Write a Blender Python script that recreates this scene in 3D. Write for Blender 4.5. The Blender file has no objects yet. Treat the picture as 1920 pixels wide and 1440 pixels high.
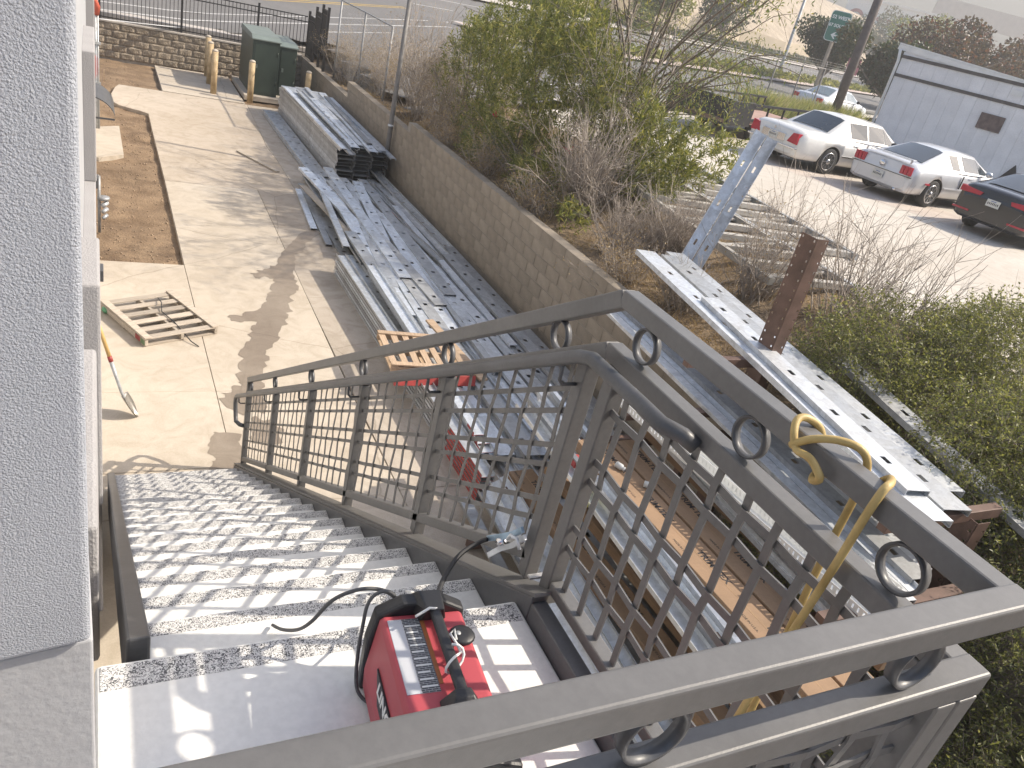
import bpy, math, random
import numpy as np
from mathutils import Vector, Matrix, noise as mnoise
R = math.radians
SC = bpy.context.scene
COL = SC.collection
# ------------------------------------------------------------------ camera, sky, sun, exposure
CAMZ = 4.885
pitch, roll, yaw = R(26.64), R(14.35), R(31.12)
fw = Vector((math.sin(yaw)*math.cos(pitch), math.cos(yaw)*math.cos(pitch), -math.sin(pitch)))
rt = Vector((math.cos(yaw), -math.sin(yaw), 0)); up = rt.cross(fw)
cr = rt*math.cos(roll) + up*math.sin(roll); cu = -rt*math.sin(roll) + up*math.cos(roll)
cam = bpy.data.cameras.new('camera'); camo = bpy.data.objects.new('camera', cam); COL.objects.link(camo)
camo.matrix_world = Matrix(((cr.x, cu.x, -fw.x, 0), (cr.y, cu.y, -fw.y, 0), (cr.z, cu.z, -fw.z, CAMZ), (0, 0, 0, 1)))
cam.sensor_width = 36; cam.lens = 36*1484.7/1920; cam.clip_start = 0.05; cam.clip_end = 3000
SC.camera = camo
SUN = Vector((1.09, -0.24, 0.983)).normalized()
W = bpy.data.worlds.new('World'); SC.world = W; W.use_nodes = True
wn = W.node_tree; bg = wn.nodes['Background']
sky = wn.nodes.new('ShaderNodeTexSky'); sky.sky_type = 'NISHITA'; sky.sun_disc = False
sky.sun_elevation = math.asin(SUN.z); sky.sun_rotation = math.atan2(SUN.x, SUN.y)
sky.air_density = 1.0; sky.dust_density = 2.6; sky.ozone_density = 1.0
wn.links.new(sky.outputs[0], bg.inputs[0]); bg.inputs[1].default_value = 0.15
sl = bpy.data.lights.new('sun', 'SUN'); sl.energy = 4.4; sl.angle = R(0.55); sl.color = (1.0, 0.905, 0.765)
so = bpy.data.objects.new('sun', sl); COL.objects.link(so); so.location = (20, -5, 30)
so.rotation_euler = (-SUN).to_track_quat('-Z', 'Y').to_euler()
SC.view_settings.view_transform = 'Standard'; SC.view_settings.look = 'None'
SC.view_settings.exposure = 0.66; SC.view_settings.gamma = 1.0
SC.cycles.max_bounces = 6; SC.cycles.diffuse_bounces = 3; SC.cycles.glossy_bounces = 3
SC.cycles.transparent_max_bounces = 6; SC.cycles.transmission_bounces = 3
SC.cycles.sample_clamp_indirect = 6.0
# ------------------------------------------------------------------ helpers
def setp(o, label=None, cat=None, group=None, kind=None):
    if label: o['label'] = label
    if cat: o['category'] = cat
    if group: o['group'] = group
    if kind: o['kind'] = kind
    return o
def thing(name, loc, label, cat, group=None, rz=0.0, kind=None):
    o = bpy.data.objects.new(name, None); COL.objects.link(o); o.location = loc; o.rotation_euler = (0, 0, rz)
    o.empty_display_size = .1
    return setp(o, label, cat, group, kind)
def lin(*p): return Vector(p)
class MB:
    """collects shapes; link() makes ONE mesh object of them"""
    def __init__(s): s.v = []; s.f = []; s.M = None; s.mi = []; s.cur = 0; s.sm = []; s.smooth = False
    def add(s, vs, fs):
        n = len(s.v)
        if s.M is not None: vs = [s.M @ Vector(q) for q in vs]
        s.v += [tuple(q) for q in vs]; s.f += [tuple(i+n for i in q) for q in fs]
        s.mi += [s.cur]*len(fs); s.sm += [s.smooth]*len(fs)
        return s
    def box(s, a, b):
        x0, y0, z0 = a; x1, y1, z1 = b
        return s.add([(x0,y0,z0),(x1,y0,z0),(x1,y1,z0),(x0,y1,z0),(x0,y0,z1),(x1,y0,z1),(x1,y1,z1),(x0,y1,z1)],
              [(0,3,2,1),(4,5,6,7),(0,1,5,4),(1,2,6,5),(2,3,7,6),(3,0,4,7)])
    def bar(s, p0, p1, w, h, upv=(0,0,1), ext=0):
        p0 = Vector(p0); p1 = Vector(p1); d = (p1-p0).normalized(); u = Vector(upv)
        sd = d.cross(u).normalized(); u = sd.cross(d).normalized()
        p0 = p0-d*ext; p1 = p1+d*ext; a = sd*(w/2); b = u*(h/2)
        return s.add([p0-a-b,p0+a-b,p0+a+b,p0-a+b,p1-a-b,p1+a-b,p1+a+b,p1-a+b],
              [(0,1,2,3),(7,6,5,4),(0,4,5,1),(1,5,6,2),(2,6,7,3),(3,7,4,0)])
    def prism(s, prof, p0, p1, upv=(0,0,1)):
        """closed 2-D profile (side, up) swept from p0 to p1"""
        p0 = Vector(p0); p1 = Vector(p1); d = (p1-p0).normalized(); u = Vector(upv)
        sd = d.cross(u).normalized(); u = sd.cross(d).normalized(); n = len(prof)
        vs = [p0+sd*a+u*b for a, b in prof]+[p1+sd*a+u*b for a, b in prof]
        fs = [(i, (i+1) % n, n+(i+1) % n, n+i) for i in range(n)]
        fs += [tuple(reversed(range(n))), tuple(range(n, 2*n))]
        return s.add(vs, fs)
    def tube(s, pts, r, n=8, closed=False, cap=True):
        pts = [Vector(p) for p in pts]; m = len(pts); rs = r if isinstance(r, (list, tuple)) else [r]*m
        vs = []; fs = []; ref = None
        for i, p in enumerate(pts):
            a = pts[i-1] if (i > 0 or closed) else pts[i]; b = pts[(i+1) % m] if (i < m-1 or closed) else pts[i]
            d = (b-a)
            if d.length < 1e-9: d = Vector((0, 0, 1))
            d.normalize()
            if ref is None: ref = Vector((0, 0, 1)) if abs(d.z) < .9 else Vector((1, 0, 0))
            x = ref-d*ref.dot(d)
            if x.length < 1e-5: x = d.orthogonal()
            x.normalize(); y = d.cross(x); ref = x
            vs += [p+(x*math.cos(2*math.pi*k/n)+y*math.sin(2*math.pi*k/n))*rs[i] for k in range(n)]
        for i in range(m if closed else m-1):
            j = (i+1) % m
            fs += [(i*n+k, i*n+(k+1) % n, j*n+(k+1) % n, j*n+k) for k in range(n)]
        if cap and not closed: fs += [tuple(reversed(range(n))), tuple(range((m-1)*n, m*n))]
        sm = s.smooth; s.smooth = n > 5; s.add(vs, fs); s.smooth = sm
        return s
    def cyl(s, p0, p1, r, n=16, r1=None): return s.tube([p0, p1], [r, r if r1 is None else r1], n)
    def lathe(s, prof, c=(0,0,0), n=20, ax='z'):
        vs = []; m = len(prof); c = Vector(c)
        for r, h in prof:
            for k in range(n):
                t = 2*math.pi*k/n; a, b = r*math.cos(t), r*math.sin(t)
                vs.append(c+Vector({'z': (a, b, h), 'y': (a, h, b), 'x': (h, a, b)}[ax]))
        fs = [(i*n+k, i*n+(k+1) % n, (i+1)*n+(k+1) % n, (i+1)*n+k) for i in range(m-1) for k in range(n)]
        fs += [tuple(reversed(range(n))), tuple(range((m-1)*n, m*n))]
        sm = s.smooth; s.smooth = True; s.add(vs, fs); s.smooth = sm
        return s
    def poly(s, pts, z0, z1):
        """flat polygon (x, y) extruded from z0 to z1"""
        n = len(pts); ar = sum(pts[i][0]*pts[(i+1) % n][1]-pts[(i+1) % n][0]*pts[i][1] for i in range(n))
        if ar < 0: pts = pts[::-1]
        return s.add([(x, y, z0) for x, y in pts]+[(x, y, z1) for x, y in pts],
            [tuple(reversed(range(n))), tuple(range(n, 2*n))]+[(i, (i+1) % n, n+(i+1) % n, n+i) for i in range(n)])
    def mesh(s, name, mats, off=None):
        me = bpy.data.meshes.new(name)
        vs = s.v if off is None else [(a-off[0], b-off[1], c-off[2]) for a, b, c in s.v]
        me.from_pydata(vs, [], s.f)
        for m in (mats if isinstance(mats, (list, tuple)) else [mats]): me.materials.append(m)
        if any(s.mi): me.polygons.foreach_set('material_index', s.mi)
        if any(s.sm): me.polygons.foreach_set('use_smooth', s.sm)
        me.update(); return me
    def link(s, name, mats, parent=None, local=False, bevel=0, seg=2, **k):
        off = None
        if parent is not None and not local:
            off = Vector(parent.location); pp = parent.parent
            while pp is not None: off = off+Vector(pp.location); pp = pp.parent
        me = s.mesh(name, mats, off)
        return put(name, me, parent, bevel, seg, **k)
def put(name, me, parent=None, bevel=0, seg=2, **k):
    o = bpy.data.objects.new(name, me); COL.objects.link(o)
    if parent is not None: o.parent = parent
    if bevel:
        b = o.modifiers.new('bevel', 'BEVEL'); b.width = bevel; b.segments = seg; b.limit_method = 'ANGLE'; b.angle_limit = R(40)
        b.harden_normals = False
    return setp(o, k.get('label'), k.get('cat'), k.get('group'), k.get('kind'))
def copy_tree(o, parent=None):
    c = o.copy(); COL.objects.link(c); c.parent = parent
    for ch in o.children: copy_tree(ch, c)
    return c
def npmesh(name, V, F, mat, smooth=False, mi=None, mats=None):
    """V (n,3) array, F (m,k) array with k = 3 or 4"""
    me = bpy.data.meshes.new(name); V = np.asarray(V, dtype=np.float32); F = np.asarray(F, dtype=np.int32); k = F.shape[1]
    me.vertices.add(len(V)); me.vertices.foreach_set('co', V.ravel())
    me.loops.add(F.size); me.loops.foreach_set('vertex_index', F.ravel())
    me.polygons.add(len(F)); me.polygons.foreach_set('loop_start', np.arange(0, F.size, k, dtype=np.int32))
    me.polygons.foreach_set('loop_total', np.full(len(F), k, dtype=np.int32))
    for m in (mats or [mat]): me.materials.append(m)
    if mi is not None: me.polygons.foreach_set('material_index', np.asarray(mi, dtype=np.int32))
    if smooth: me.polygons.foreach_set('use_smooth', np.ones(len(F), dtype=bool))
    me.update(calc_edges=True); return me
def text_mesh(txt, size, depth=.002, align='CENTER', bold=.0):
    cu = bpy.data.curves.new('lettering', 'FONT'); cu.body = txt; cu.size = size; cu.extrude = depth; cu.align_x = align; cu.align_y = 'CENTER'
    cu.offset = bold; cu.resolution_u = 2
    t = bpy.data.objects.new('lettering', cu); COL.objects.link(t)
    dg = bpy.context.evaluated_depsgraph_get(); me = bpy.data.meshes.new_from_object(t.evaluated_get(dg))
    bpy.data.objects.remove(t); return me
def put_text(txt, size, mat, parent, mw, depth=.002, bold=0, name='lettering'):
    """mw: matrix in the parent's space that carries the text plane"""
    me = text_mesh(txt, size, depth, bold=bold); me.transform(mw); me.materials.clear(); me.materials.append(mat)
    return put(name, me, parent)
def frame(o, x, y):
    """matrix with local x, y axes and origin o"""
    x = Vector(x).normalized(); y = Vector(y); y = (y-x*y.dot(x)).normalized(); z = x.cross(y); o = Vector(o)
    return Matrix(((x.x, y.x, z.x, o.x), (x.y, y.y, z.y, o.y), (x.z, y.z, z.z, o.z), (0, 0, 0, 1)))
# ------------------------------------------------------------------ materials
class NT:
    def __init__(s, name):
        s.m = bpy.data.materials.new(name); s.m.use_nodes = True; s.t = s.m.node_tree; s.b = s.t.nodes['Principled BSDF']
        s.tc = s.t.nodes.new('ShaderNodeTexCoord')
    def n(s, ty, **k):
        q = s.t.nodes.new('ShaderNode'+ty)
        for a, b in k.items():
            if a in q.inputs.keys() if isinstance(a, str) else False: q.inputs[a].default_value = b
            else: setattr(q, a, b)
        return q
    def l(s, a, b): s.t.links.new(a, b)
    def noise(s, scale, detail=5, rough=.55, vec=None, dist=0):
        q = s.n('TexNoise'); q.inputs['Scale'].default_value = scale; q.inputs['Detail'].default_value = detail
        q.inputs['Roughness'].default_value = rough; q.inputs['Distortion'].default_value = dist
        s.l(vec or s.tc.outputs['Object'], q.inputs['Vector']); return q
    def ramp(s, fac, stops, interp='LINEAR'):
        q = s.n('ValToRGB'); q.color_ramp.interpolation = interp; e = q.color_ramp.elements
        while len(e) < len(stops): e.new(.5)
        for i, (p, c) in enumerate(stops):
            e[i].position = p; e[i].color = (*c, 1) if len(c) == 3 else c
        s.l(fac, q.inputs[0]); return q
    def mix(s, fac, a, b, mode='MIX'):
        q = s.n('MixRGB'); q.blend_type = mode
        for i, x in ((0, fac), (1, a), (2, b)):
            if isinstance(x, (int, float)): q.inputs[i].default_value = x
            elif isinstance(x, tuple): q.inputs[i].default_value = (*x, 1)
            else: s.l(x, q.inputs[i])
        return q
    def bump(s, h, strength, dist=.01):
        q = s.n('Bump'); q.inputs['Strength'].default_value = strength; q.inputs['Distance'].default_value = dist
        s.l(h, q.inputs['Height']); s.l(q.outputs[0], s.b.inputs['Normal']); return q
def mul(c, k): return tuple(min(1, x*k) for x in c)
def mat(name, col, rough=.6, metal=0., var=.18, scale=6, bump=.15, bscale=80, bdist=.004, col2=None, rnd=0., spec=None, fine=0.):
    t = NT(name); nz = t.noise(scale, 6)
    r = t.ramp(nz.outputs['Fac'], [(.3, mul(col, 1-var)), (.7, col2 or mul(col, 1+var))]); c = r.outputs[0]
    if fine:
        n2 = t.noise(scale*14, 3); r2 = t.ramp(n2.outputs['Fac'], [(.35, (1-fine,)*3), (.65, (1+fine*.0+0,)*3)])
        c = t.mix(1, c, r2.outputs[0], 'MULTIPLY').outputs[0]
    if rnd:
        oi = t.n('ObjectInfo'); mr = t.n('MapRange'); mr.inputs[3].default_value = 1-rnd; mr.inputs[4].default_value = 1+rnd
        t.l(oi.outputs['Random'], mr.inputs[0]); h = t.n('HueSaturation'); t.l(mr.outputs[0], h.inputs['Value']); t.l(c, h.inputs['Color']); c = h.outputs[0]
    t.l(c, t.b.inputs['Base Color']); t.b.inputs['Roughness'].default_value = rough; t.b.inputs['Metallic'].default_value = metal
    if spec is not None: t.b.inputs['Specular IOR Level'].default_value = spec
    if bump:
        nb = t.noise(bscale, 4); t.bump(nb.outputs['Fac'], bump, bdist)
    return t.m
def leafmat(name, c1, c2, c3=None, rough=.45, trans=.45):
    t = NT(name); g = t.n('NewGeometry')
    st = [(.0, c1), (.6, c2)]+([(.96, c3)] if c3 else [(1., mul(c2, 1.3))])
    r = t.ramp(g.outputs['Random Per Island'], st)
    t.l(r.outputs[0], t.b.inputs['Base Color']); t.b.inputs['Roughness'].default_value = rough
    tr = t.n('BsdfTranslucent'); t.l(t.mix(1, r.outputs[0], (1.0, 1.0, .55), 'MULTIPLY').outputs[0], tr.inputs[0])
    ms = t.n('MixShader'); ms.inputs[0].default_value = trans; out = t.t.nodes['Material Output']
    t.l(t.b.outputs[0], ms.inputs[1]); t.l(tr.outputs[0], ms.inputs[2]); t.l(ms.outputs[0], out.inputs[0])
    return t.m
# stucco: sprayed lumps, lit at a grazing angle
def m_stucco(name, col, s=560, b=1.0, d=.0032):
    t = NT(name); n1 = t.noise(s, 3, .6); v = t.n('TexVoronoi'); v.inputs['Scale'].default_value = s*.55; v.feature = 'SMOOTH_F1'
    t.l(t.tc.outputs['Object'], v.inputs['Vector']); mm = t.n('Math'); mm.operation = 'SUBTRACT'
    t.l(n1.outputs['Fac'], mm.inputs[0]); t.l(v.outputs['Distance'], mm.inputs[1])
    n2 = t.noise(2.2, 4); r = t.ramp(n2.outputs['Fac'], [(.3, mul(col, .94)), (.7, mul(col, 1.04))])
    t.l(r.outputs[0], t.b.inputs['Base Color']); t.b.inputs['Roughness'].default_value = .9
    t.bump(mm.outputs[0], b, d); return t.m
def m_concrete(name, c1, c2, stain, big=.35, jit=.0):
    t = NT(name); n1 = t.noise(big, 6, .6, dist=.6); r = t.ramp(n1.outputs['Fac'], [(.32, c1), (.66, c2)])
    n2 = t.noise(2.6, 8, .65, dist=1.5); r2 = t.ramp(n2.outputs['Fac'], [(.36, stain), (.58, (1, 1, 1))])
    c = t.mix(.8, r.outputs[0], r2.outputs[0], 'MULTIPLY')
    n3 = t.noise(70, 3); r3 = t.ramp(n3.outputs['Fac'], [(.3, (.86, .86, .85)), (.7, (1, 1, 1))])
    c = t.mix(1, c.outputs[0], r3.outputs[0], 'MULTIPLY')
    # hairline cracks
    v = t.n('TexVoronoi'); v.feature = 'DISTANCE_TO_EDGE'; v.inputs['Scale'].default_value = .28
    dv = t.noise(1.3, 5); av = t.mix(.22, t.tc.outputs['Object'], dv.outputs['Color'], 'ADD'); t.l(av.outputs[0], v.inputs['Vector'])
    cr_ = t.ramp(v.outputs['Distance'], [(.0, (.55, .53, .5)), (.0035, (1, 1, 1))])
    c = t.mix(.6, c.outputs[0], cr_.outputs[0], 'MULTIPLY')
    t.l(c.outputs[0], t.b.inputs['Base Color']); t.b.inputs['Roughness'].default_value = .88
    nb = t.noise(140, 4); t.bump(nb.outputs['Fac'], .25, .003); return t.m
def m_speckle():
    t = NT('speckled_nosing'); n1 = t.noise(105, 3, .55, dist=1.6); r = t.ramp(n1.outputs['Fac'], [(.42, (.09, .09, .095)), (.50, (.70, .69, .67)), (.56, (.72, .71, .69)), (.62, (.10, .10, .105))])
    t.l(r.outputs[0], t.b.inputs['Base Color']); t.b.inputs['Roughness'].default_value = .85; t.bump(n1.outputs['Fac'], .5, .003); return t.m
def m_galv(name, col, rnd=.22, metal=.55, rough=.42):
    t = NT(name); v = t.n('TexVoronoi'); v.inputs['Scale'].default_value = 26; t.l(t.tc.outputs['Object'], v.inputs['Vector'])
    r = t.ramp(v.outputs['Color'], [(.0, mul(col, .86)), (1., mul(col, 1.1))]); n2 = t.noise(3, 6, .7, dist=.7)
    r2 = t.ramp(n2.outputs['Fac'], [(.33, (.62, .60, .57)), (.6, (1, 1, 1))]); c = t.mix(.75, r.outputs[0], r2.outputs[0], 'MULTIPLY')
    oi = t.n('ObjectInfo'); mr = t.n('MapRange'); mr.inputs[3].default_value = 1-rnd; mr.inputs[4].default_value = 1+rnd*.6
    t.l(oi.outputs['Random'], mr.inputs[0]); h = t.n('HueSaturation'); t.l(mr.outputs[0], h.inputs['Value']); t.l(c.outputs[0], h.inputs['Color'])
    t.l(h.outputs[0], t.b.inputs['Base Color']); t.b.inputs['Metallic'].default_value = metal
    rr = t.ramp(n2.outputs['Fac'], [(.3, (rough+.2,)*3), (.7, (rough-.08,)*3)]); t.l(rr.outputs[0], t.b.inputs['Roughness'])
    t.bump(n2.outputs['Fac'], .12, .01); return t.m
def m_wood(name, c1, c2, rnd=.2):
    t = NT(name); mp = t.n('Mapping'); mp.inputs['Scale'].default_value = (3, 40, 40); t.l(t.tc.outputs['Object'], mp.inputs[0])
    n1 = t.noise(1.2, 6, .65, mp.outputs[0], .8); r = t.ramp(n1.outputs['Fac'], [(.3, c1), (.7, c2)]); c = r.outputs[0]
    oi = t.n('ObjectInfo'); mr = t.n('MapRange'); mr.inputs[3].default_value = 1-rnd; mr.inputs[4].default_value = 1+rnd
    t.l(oi.outputs['Random'], mr.inputs[0]); h = t.n('HueSaturation'); t.l(mr.outputs[0], h.inputs['Value']); t.l(c, h.inputs['Color'])
    t.l(h.outputs[0], t.b.inputs['Base Color']); t.b.inputs['Roughness'].default_value = .85; t.bump(n1.outputs['Fac'], .3, .004); return t.m
def m_paint(name, col, rough=.28, metal=.0, coat=.6):
    t = NT(name); n1 = t.noise(4, 5); r = t.ramp(n1.outputs['Fac'], [(.3, mul(col, .93)), (.7, mul(col, 1.03))])
    t.l(r.outputs[0], t.b.inputs['Base Color']); t.b.inputs['Roughness'].default_value = rough; t.b.inputs['Metallic'].default_value = metal
    t.b.inputs['Coat Weight'].default_value = coat; t.b.inputs['Coat Roughness'].default_value = .08; return t.m
STUCCO = m_stucco('white_stucco', (.40, .42, .465)); STUCCO2 = m_stucco('smooth_stucco', (.39, .395, .41), 110, .5, .002)
FOAMTRIM = m_stucco('trim_stucco', (.34, .33, .33), 160, .8, .004)
CONC = m_concrete('pale_concrete', (.47, .405, .325), (.575, .51, .425), (.82, .80, .77))
CONC_B = m_concrete('tan_concrete', (.42, .35, .27), (.52, .45, .37), (.80, .77, .73))
CONC_D = m_concrete('dusty_concrete', (.38, .325, .265), (.49, .43, .36), (.76, .74, .71), .5)
CONC_LOT = m_concrete('lot_concrete', (.50, .45, .39), (.60, .56, .50), (.86, .84, .82), .2)
WET = m_concrete('wet_concrete', (.235, .19, .145), (.30, .25, .195), (.80, .78, .76), .8); 
WET.node_tree.nodes['Principled BSDF'].inputs['Roughness'].default_value = .55
TREAD = mat('white_cast_tread', (.74, .735, .71), .85, var=.05, scale=3, bump=.35, bscale=90, bdist=.003, fine=.08)
SPECK = m_speckle()
STEEL = mat('grey_painted_steel', (.130, .127, .124), .42, 0., var=.12, scale=5, bump=.1, bscale=220, bdist=.002, fine=.1)
STEEL_D = mat('charcoal_painted_steel', (.085, .086, .09), .42, 0., var=.2, scale=6, bump=.1, bscale=200, bdist=.002, fine=.12)
WELD = mat('bare_weld', (.42, .41, .40), .45, .6, var=.3, scale=40, bump=.6, bscale=300)
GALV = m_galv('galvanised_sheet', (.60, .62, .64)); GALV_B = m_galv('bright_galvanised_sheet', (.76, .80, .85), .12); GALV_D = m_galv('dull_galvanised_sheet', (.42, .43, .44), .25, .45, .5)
WOOD_G = m_wood('weathered_pallet_wood', (.30, .25, .20), (.50, .44, .36)); WOOD_T = m_wood('tan_pallet_wood', (.30, .21, .14), (.48, .36, .25))
RED = mat('red_paint', (.34, .05, .045), .5, var=.2, scale=8); BLACKP = mat('black_plastic', (.022, .022, .024), .45, var=.25, scale=10, bump=.2, bscale=150)
RUBBER = mat('black_rubber', (.03, .03, .032), .7, var=.2); CHROME = mat('bright_metal', (.75, .75, .76), .18, 1., var=.05, bump=0)
WHITEP = mat('white_paint', (.72, .72, .70), .5, var=.08, scale=4, bump=.05)
# ------------------------------------------------------------------ setting: ground, yard, building
rng = np.random.default_rng(7); random.seed(5)
DIRT = mat('brown_soil', (.235, .150, .085), .95, var=.3, scale=2.2, bump=.8, bscale=30, bdist=.03, col2=(.33, .23, .14), fine=.25)
DRY = mat('dry_straw_soil', (.20, .145, .095), .95, var=.35, scale=3, bump=.9, bscale=26, bdist=.04, col2=(.33, .24, .145), fine=.35)
def grid(name, xs, ys, zf, m, **k):
    X, Y = np.meshgrid(xs, ys, indexing='ij'); Z = np.vectorize(zf)(X, Y); nx, ny = X.shape
    V = np.stack([X, Y, Z], -1).reshape(-1, 3); i = np.arange(nx*ny).reshape(nx, ny)
    F = np.stack([i[:-1, :-1], i[1:, :-1], i[1:, 1:], i[:-1, 1:]], -1).reshape(-1, 4)
    return put(name, npmesh(name, V, F, m, True), **k)
def nz(x, y, s, seed=0.): return mnoise.noise(Vector((x*s, y*s, seed)))
gm = MB(); gm.add([(-900, -900, -.7), (1500, -900, -.7), (1500, 1500, -.7), (-900, 1500, -.7)], [(0, 1, 2, 3)])
gm.link('ground', DIRT, kind='structure')
grid('dirt_bed', np.linspace(-.3, 6.3, 67), np.linspace(11.8, 28.3, 166), lambda x, y: -.075+.035*nz(x, y, 1.7)+.02*nz(x, y, 6, 3), DIRT, kind='structure')
# the yard: cast slabs with open joints over a dark bed
yard = thing('yard_pavement', (0, 0, 0), None, None, kind='structure')
J = .0035
JOINT = mat('joint_dirt', (.12, .10, .085), .95)
b = MB(); b.box((-.2, -3, -.16), (6.06, 12.0, -.022)); b.box((1.2, 12, -.16), (6.06, 24.3, -.022)); b.link('joint_bed', JOINT, yard)
def slab(pts, m=CONC, z=0.0):
    c = (sum(p[0] for p in pts)/len(pts), sum(p[1] for p in pts)/len(pts))
    pts = [(x+(J if x < c[0] else -J), y+(J if y < c[1] else -J)) for x, y in pts]
    q = MB(); q.poly(pts, -.12, z); return q.link('slab', m, yard, bevel=.004, seg=1)
slab([(-.2, -3), (1.17, -3), (1.17, 6.78), (-.2, 6.78)]); slab([(-.2, 6.78), (1.18, 6.78), (1.18, 8.27), (-.2, 8.28)], z=.002)
slab([(-.2, 8.28), (1.18, 8.27), (1.15, 12.02), (-.2, 12.03)])
slab([(1.18, -3), (2.74, -3), (2.74, 8.27), (1.18, 8.27)], CONC); slab([(1.18, 8.27), (2.74, 8.27), (2.80, 12.03), (1.15, 12.02)], CONC)
slab([(1.15, 12.02), (2.80, 12.03), (2.86, 16.2), (1.15, 16.2)], CONC); slab([(1.15, 16.2), (2.86, 16.2), (3.66, 16.2), (3.68, 18.64), (3.62, 19.74), (3.70, 21.3), (3.82, 24.26), (1.56, 24.43), (.55, 24.48), (.45, 24.07), (.35, 23.23), (.38, 22.35), (.49, 22.08), (.76, 21.86), (.95, 21.76), (1.13, 21.55), (1.13, 19.9)], CONC_B)
slab([(2.74, -3), (6.06, -3), (6.06, 6.2), (2.74, 6.2)], CONC_D); slab([(2.74, 6.2), (6.06, 6.2), (6.06, 11), (2.78, 11)], CONC_D, .001)
slab([(2.78, 11), (6.06, 11), (6.06, 16.2), (2.86, 16.2)], CONC_D); slab([(3.66, 16.2), (6.06, 16.2), (6.06, 24.3), (3.82, 24.26), (3.70, 21.3), (3.62, 19.74), (3.68, 18.64)], CONC_D, -.004)
slab([(1.62, 24.45), (3.78, 24.3), (3.78, 28.05), (1.62, 28.05)], CONC, .012)
q = MB(); q.poly([(.04, 17.3), (.49, 17.7), (.46, 20.0), (-.12, 19.6), (-.12, 17.3)], -.12, .0); q.link('door_pad', CONC, yard)
def stain(pts, z=.004):
    out = []
    n = len(pts)
    for i in range(n):
        a = Vector((*pts[i], 0)); c = Vector((*pts[(i+1) % n], 0))
        for k in range(6):
            t = k/6; p = a.lerp(c, t); jj = .09
            out.append((p.x+jj*nz(p.x, p.y, 9, 1.), p.y+jj*1.2*nz(p.x, p.y, 9, 9.)))
    q = MB(); nn = len(out); q.add([(x, y, z) for x, y in out], [tuple(range(nn))]); return q.link('wet_stain', WET, yard)
stain([(3.55,14.08),(3.19,13.73),(2.83,13.01),(2.58,12.27),(2.34,12.06),(2.10,11.83),(2.14,11.67),(2.40,11.66),(2.28,11.19),(2.14,10.80),(2.02,10.48),(1.77,10.36),(1.58,10.28),(1.55,10.15),(1.73,10.08),(1.91,10.12),(1.81,9.76),(1.66,9.45),(1.56,9.11),(1.50,8.68),(1.44,8.36),(1.33,8.30),(1.23,8.25),(1.25,7.90),(1.33,7.81),(1.40,7.74),(1.54,7.82),(1.66,7.76),(1.71,8.17),(1.71,8.42),(1.83,8.81),(1.94,9.23),(2.11,9.57),(2.22,9.94),(2.33,10.19),(2.49,10.64),(2.54,11.02),(2.72,11.33),(2.74,11.85),(2.95,12.67),(3.26,13.34),(3.59,13.81)])
stain([(1.04,7.40),(1.16,7.38),(1.33,7.34),(1.30,7.00),(1.27,6.74),(1.08,6.70),(0.97,6.72),(1.01,6.86),(0.97,7.03),(1.00,7.22)])
stain([(1.48,7.71),(1.64,7.65),(1.79,7.48),(1.70,7.16),(1.45,7.14),(1.43,7.34)])
# loose clods and pebbles in the bed
V = []; F = []
for i in range(900):
    x, y = rng.uniform(-.05, 1.1), rng.uniform(12.1, 27.9)
    if y > 22 and x > .4 and y < 24.5: continue
    r = rng.uniform(.006, .022); c = np.array([x, y, -.07+r*.3+.035*nz(x, y, 1.7)]); n = len(V)
    pts = [(1,0,0),(-1,0,0),(0,1,0),(0,-1,0),(0,0,.8),(0,0,-.8)]
    V += [tuple(c+np.array(p)*r*rng.uniform(.6, 1.2, 3)) for p in pts]
    F += [tuple(n+k for k in t) for t in ((0,2,4),(2,1,4),(1,3,4),(3,0,4),(2,0,5),(1,2,5),(3,1,5),(0,3,5))]
put('soil_clods', npmesh('soil_clods', V, F, mat('clod', (.34, .25, .17), .95, var=.35, scale=9)), label='small clods and pebbles scattered over the brown soil bed', cat='clods', kind='stuff')
# ------------------------------------------------------------------ the building at the left
bl = thing('building', (-.2, 1.2, 0), 'white stucco building with grey trim bands along the left edge', 'building')
# near pier: turned 8 degrees, right edge at x = -.02
A = R(8); ux, uy = math.cos(A), math.sin(A); px0, py0 = -.02, 1.2
def pier(z0, z1, back, m, name, right=0., bev=.012):
    q = MB(); a = (px0+right*ux-uy*back*-1*0, py0+right*uy); e = (px0-2.2*ux, py0-2.2*uy)
    n_ = (-uy, ux); q.poly([(a[0]+n_[0]*back, a[1]+n_[1]*back), (e[0]+n_[0]*back, e[1]+n_[1]*back), (e[0]+n_[0]*.55, e[1]+n_[1]*.55), (a[0]+n_[0]*.0-.02, a[1]+.55)], z0, z1)
    return q.link(name, m, bl, bevel=bev, seg=3)
pier(3.64, 9.5, 0, STUCCO, 'pier'); pier(-.1, 3.628, .018, STUCCO2, 'pier_base', .006, .006)
q = MB(); q.box((-2.2, 1.6, -.1), (-.13, 24.6, 8)); q.link('wall', STUCCO2, bl)
for (y0, y1, z0, z1, x1) in ((5.0, 5.9, .0, 1.55, .005), (4.3, 5.0, 1.55, 3.0, .01), (6.3, 7.0, 1.6, 2.2, -.005), (8.0, 12.0, 1.42, 1.62, -.01), (10.5, 12.3, 1.62, 3.1, .0), (16.5, 18.2, 1.7, 3.2, .0), (2.2, 3.4, 2.5, 3.1, -.01)):
    q = MB(); q.box((-.14, y0, z0), (x1, y1, z1)); q.link('trim_band', FOAMTRIM, bl, bevel=.015)
q = MB(); q.box((-.13, 12.5, .9), (.02, 12.72, 1.05)); q.link('vent_outlet', STEEL_D, bl, bevel=.006)
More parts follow.
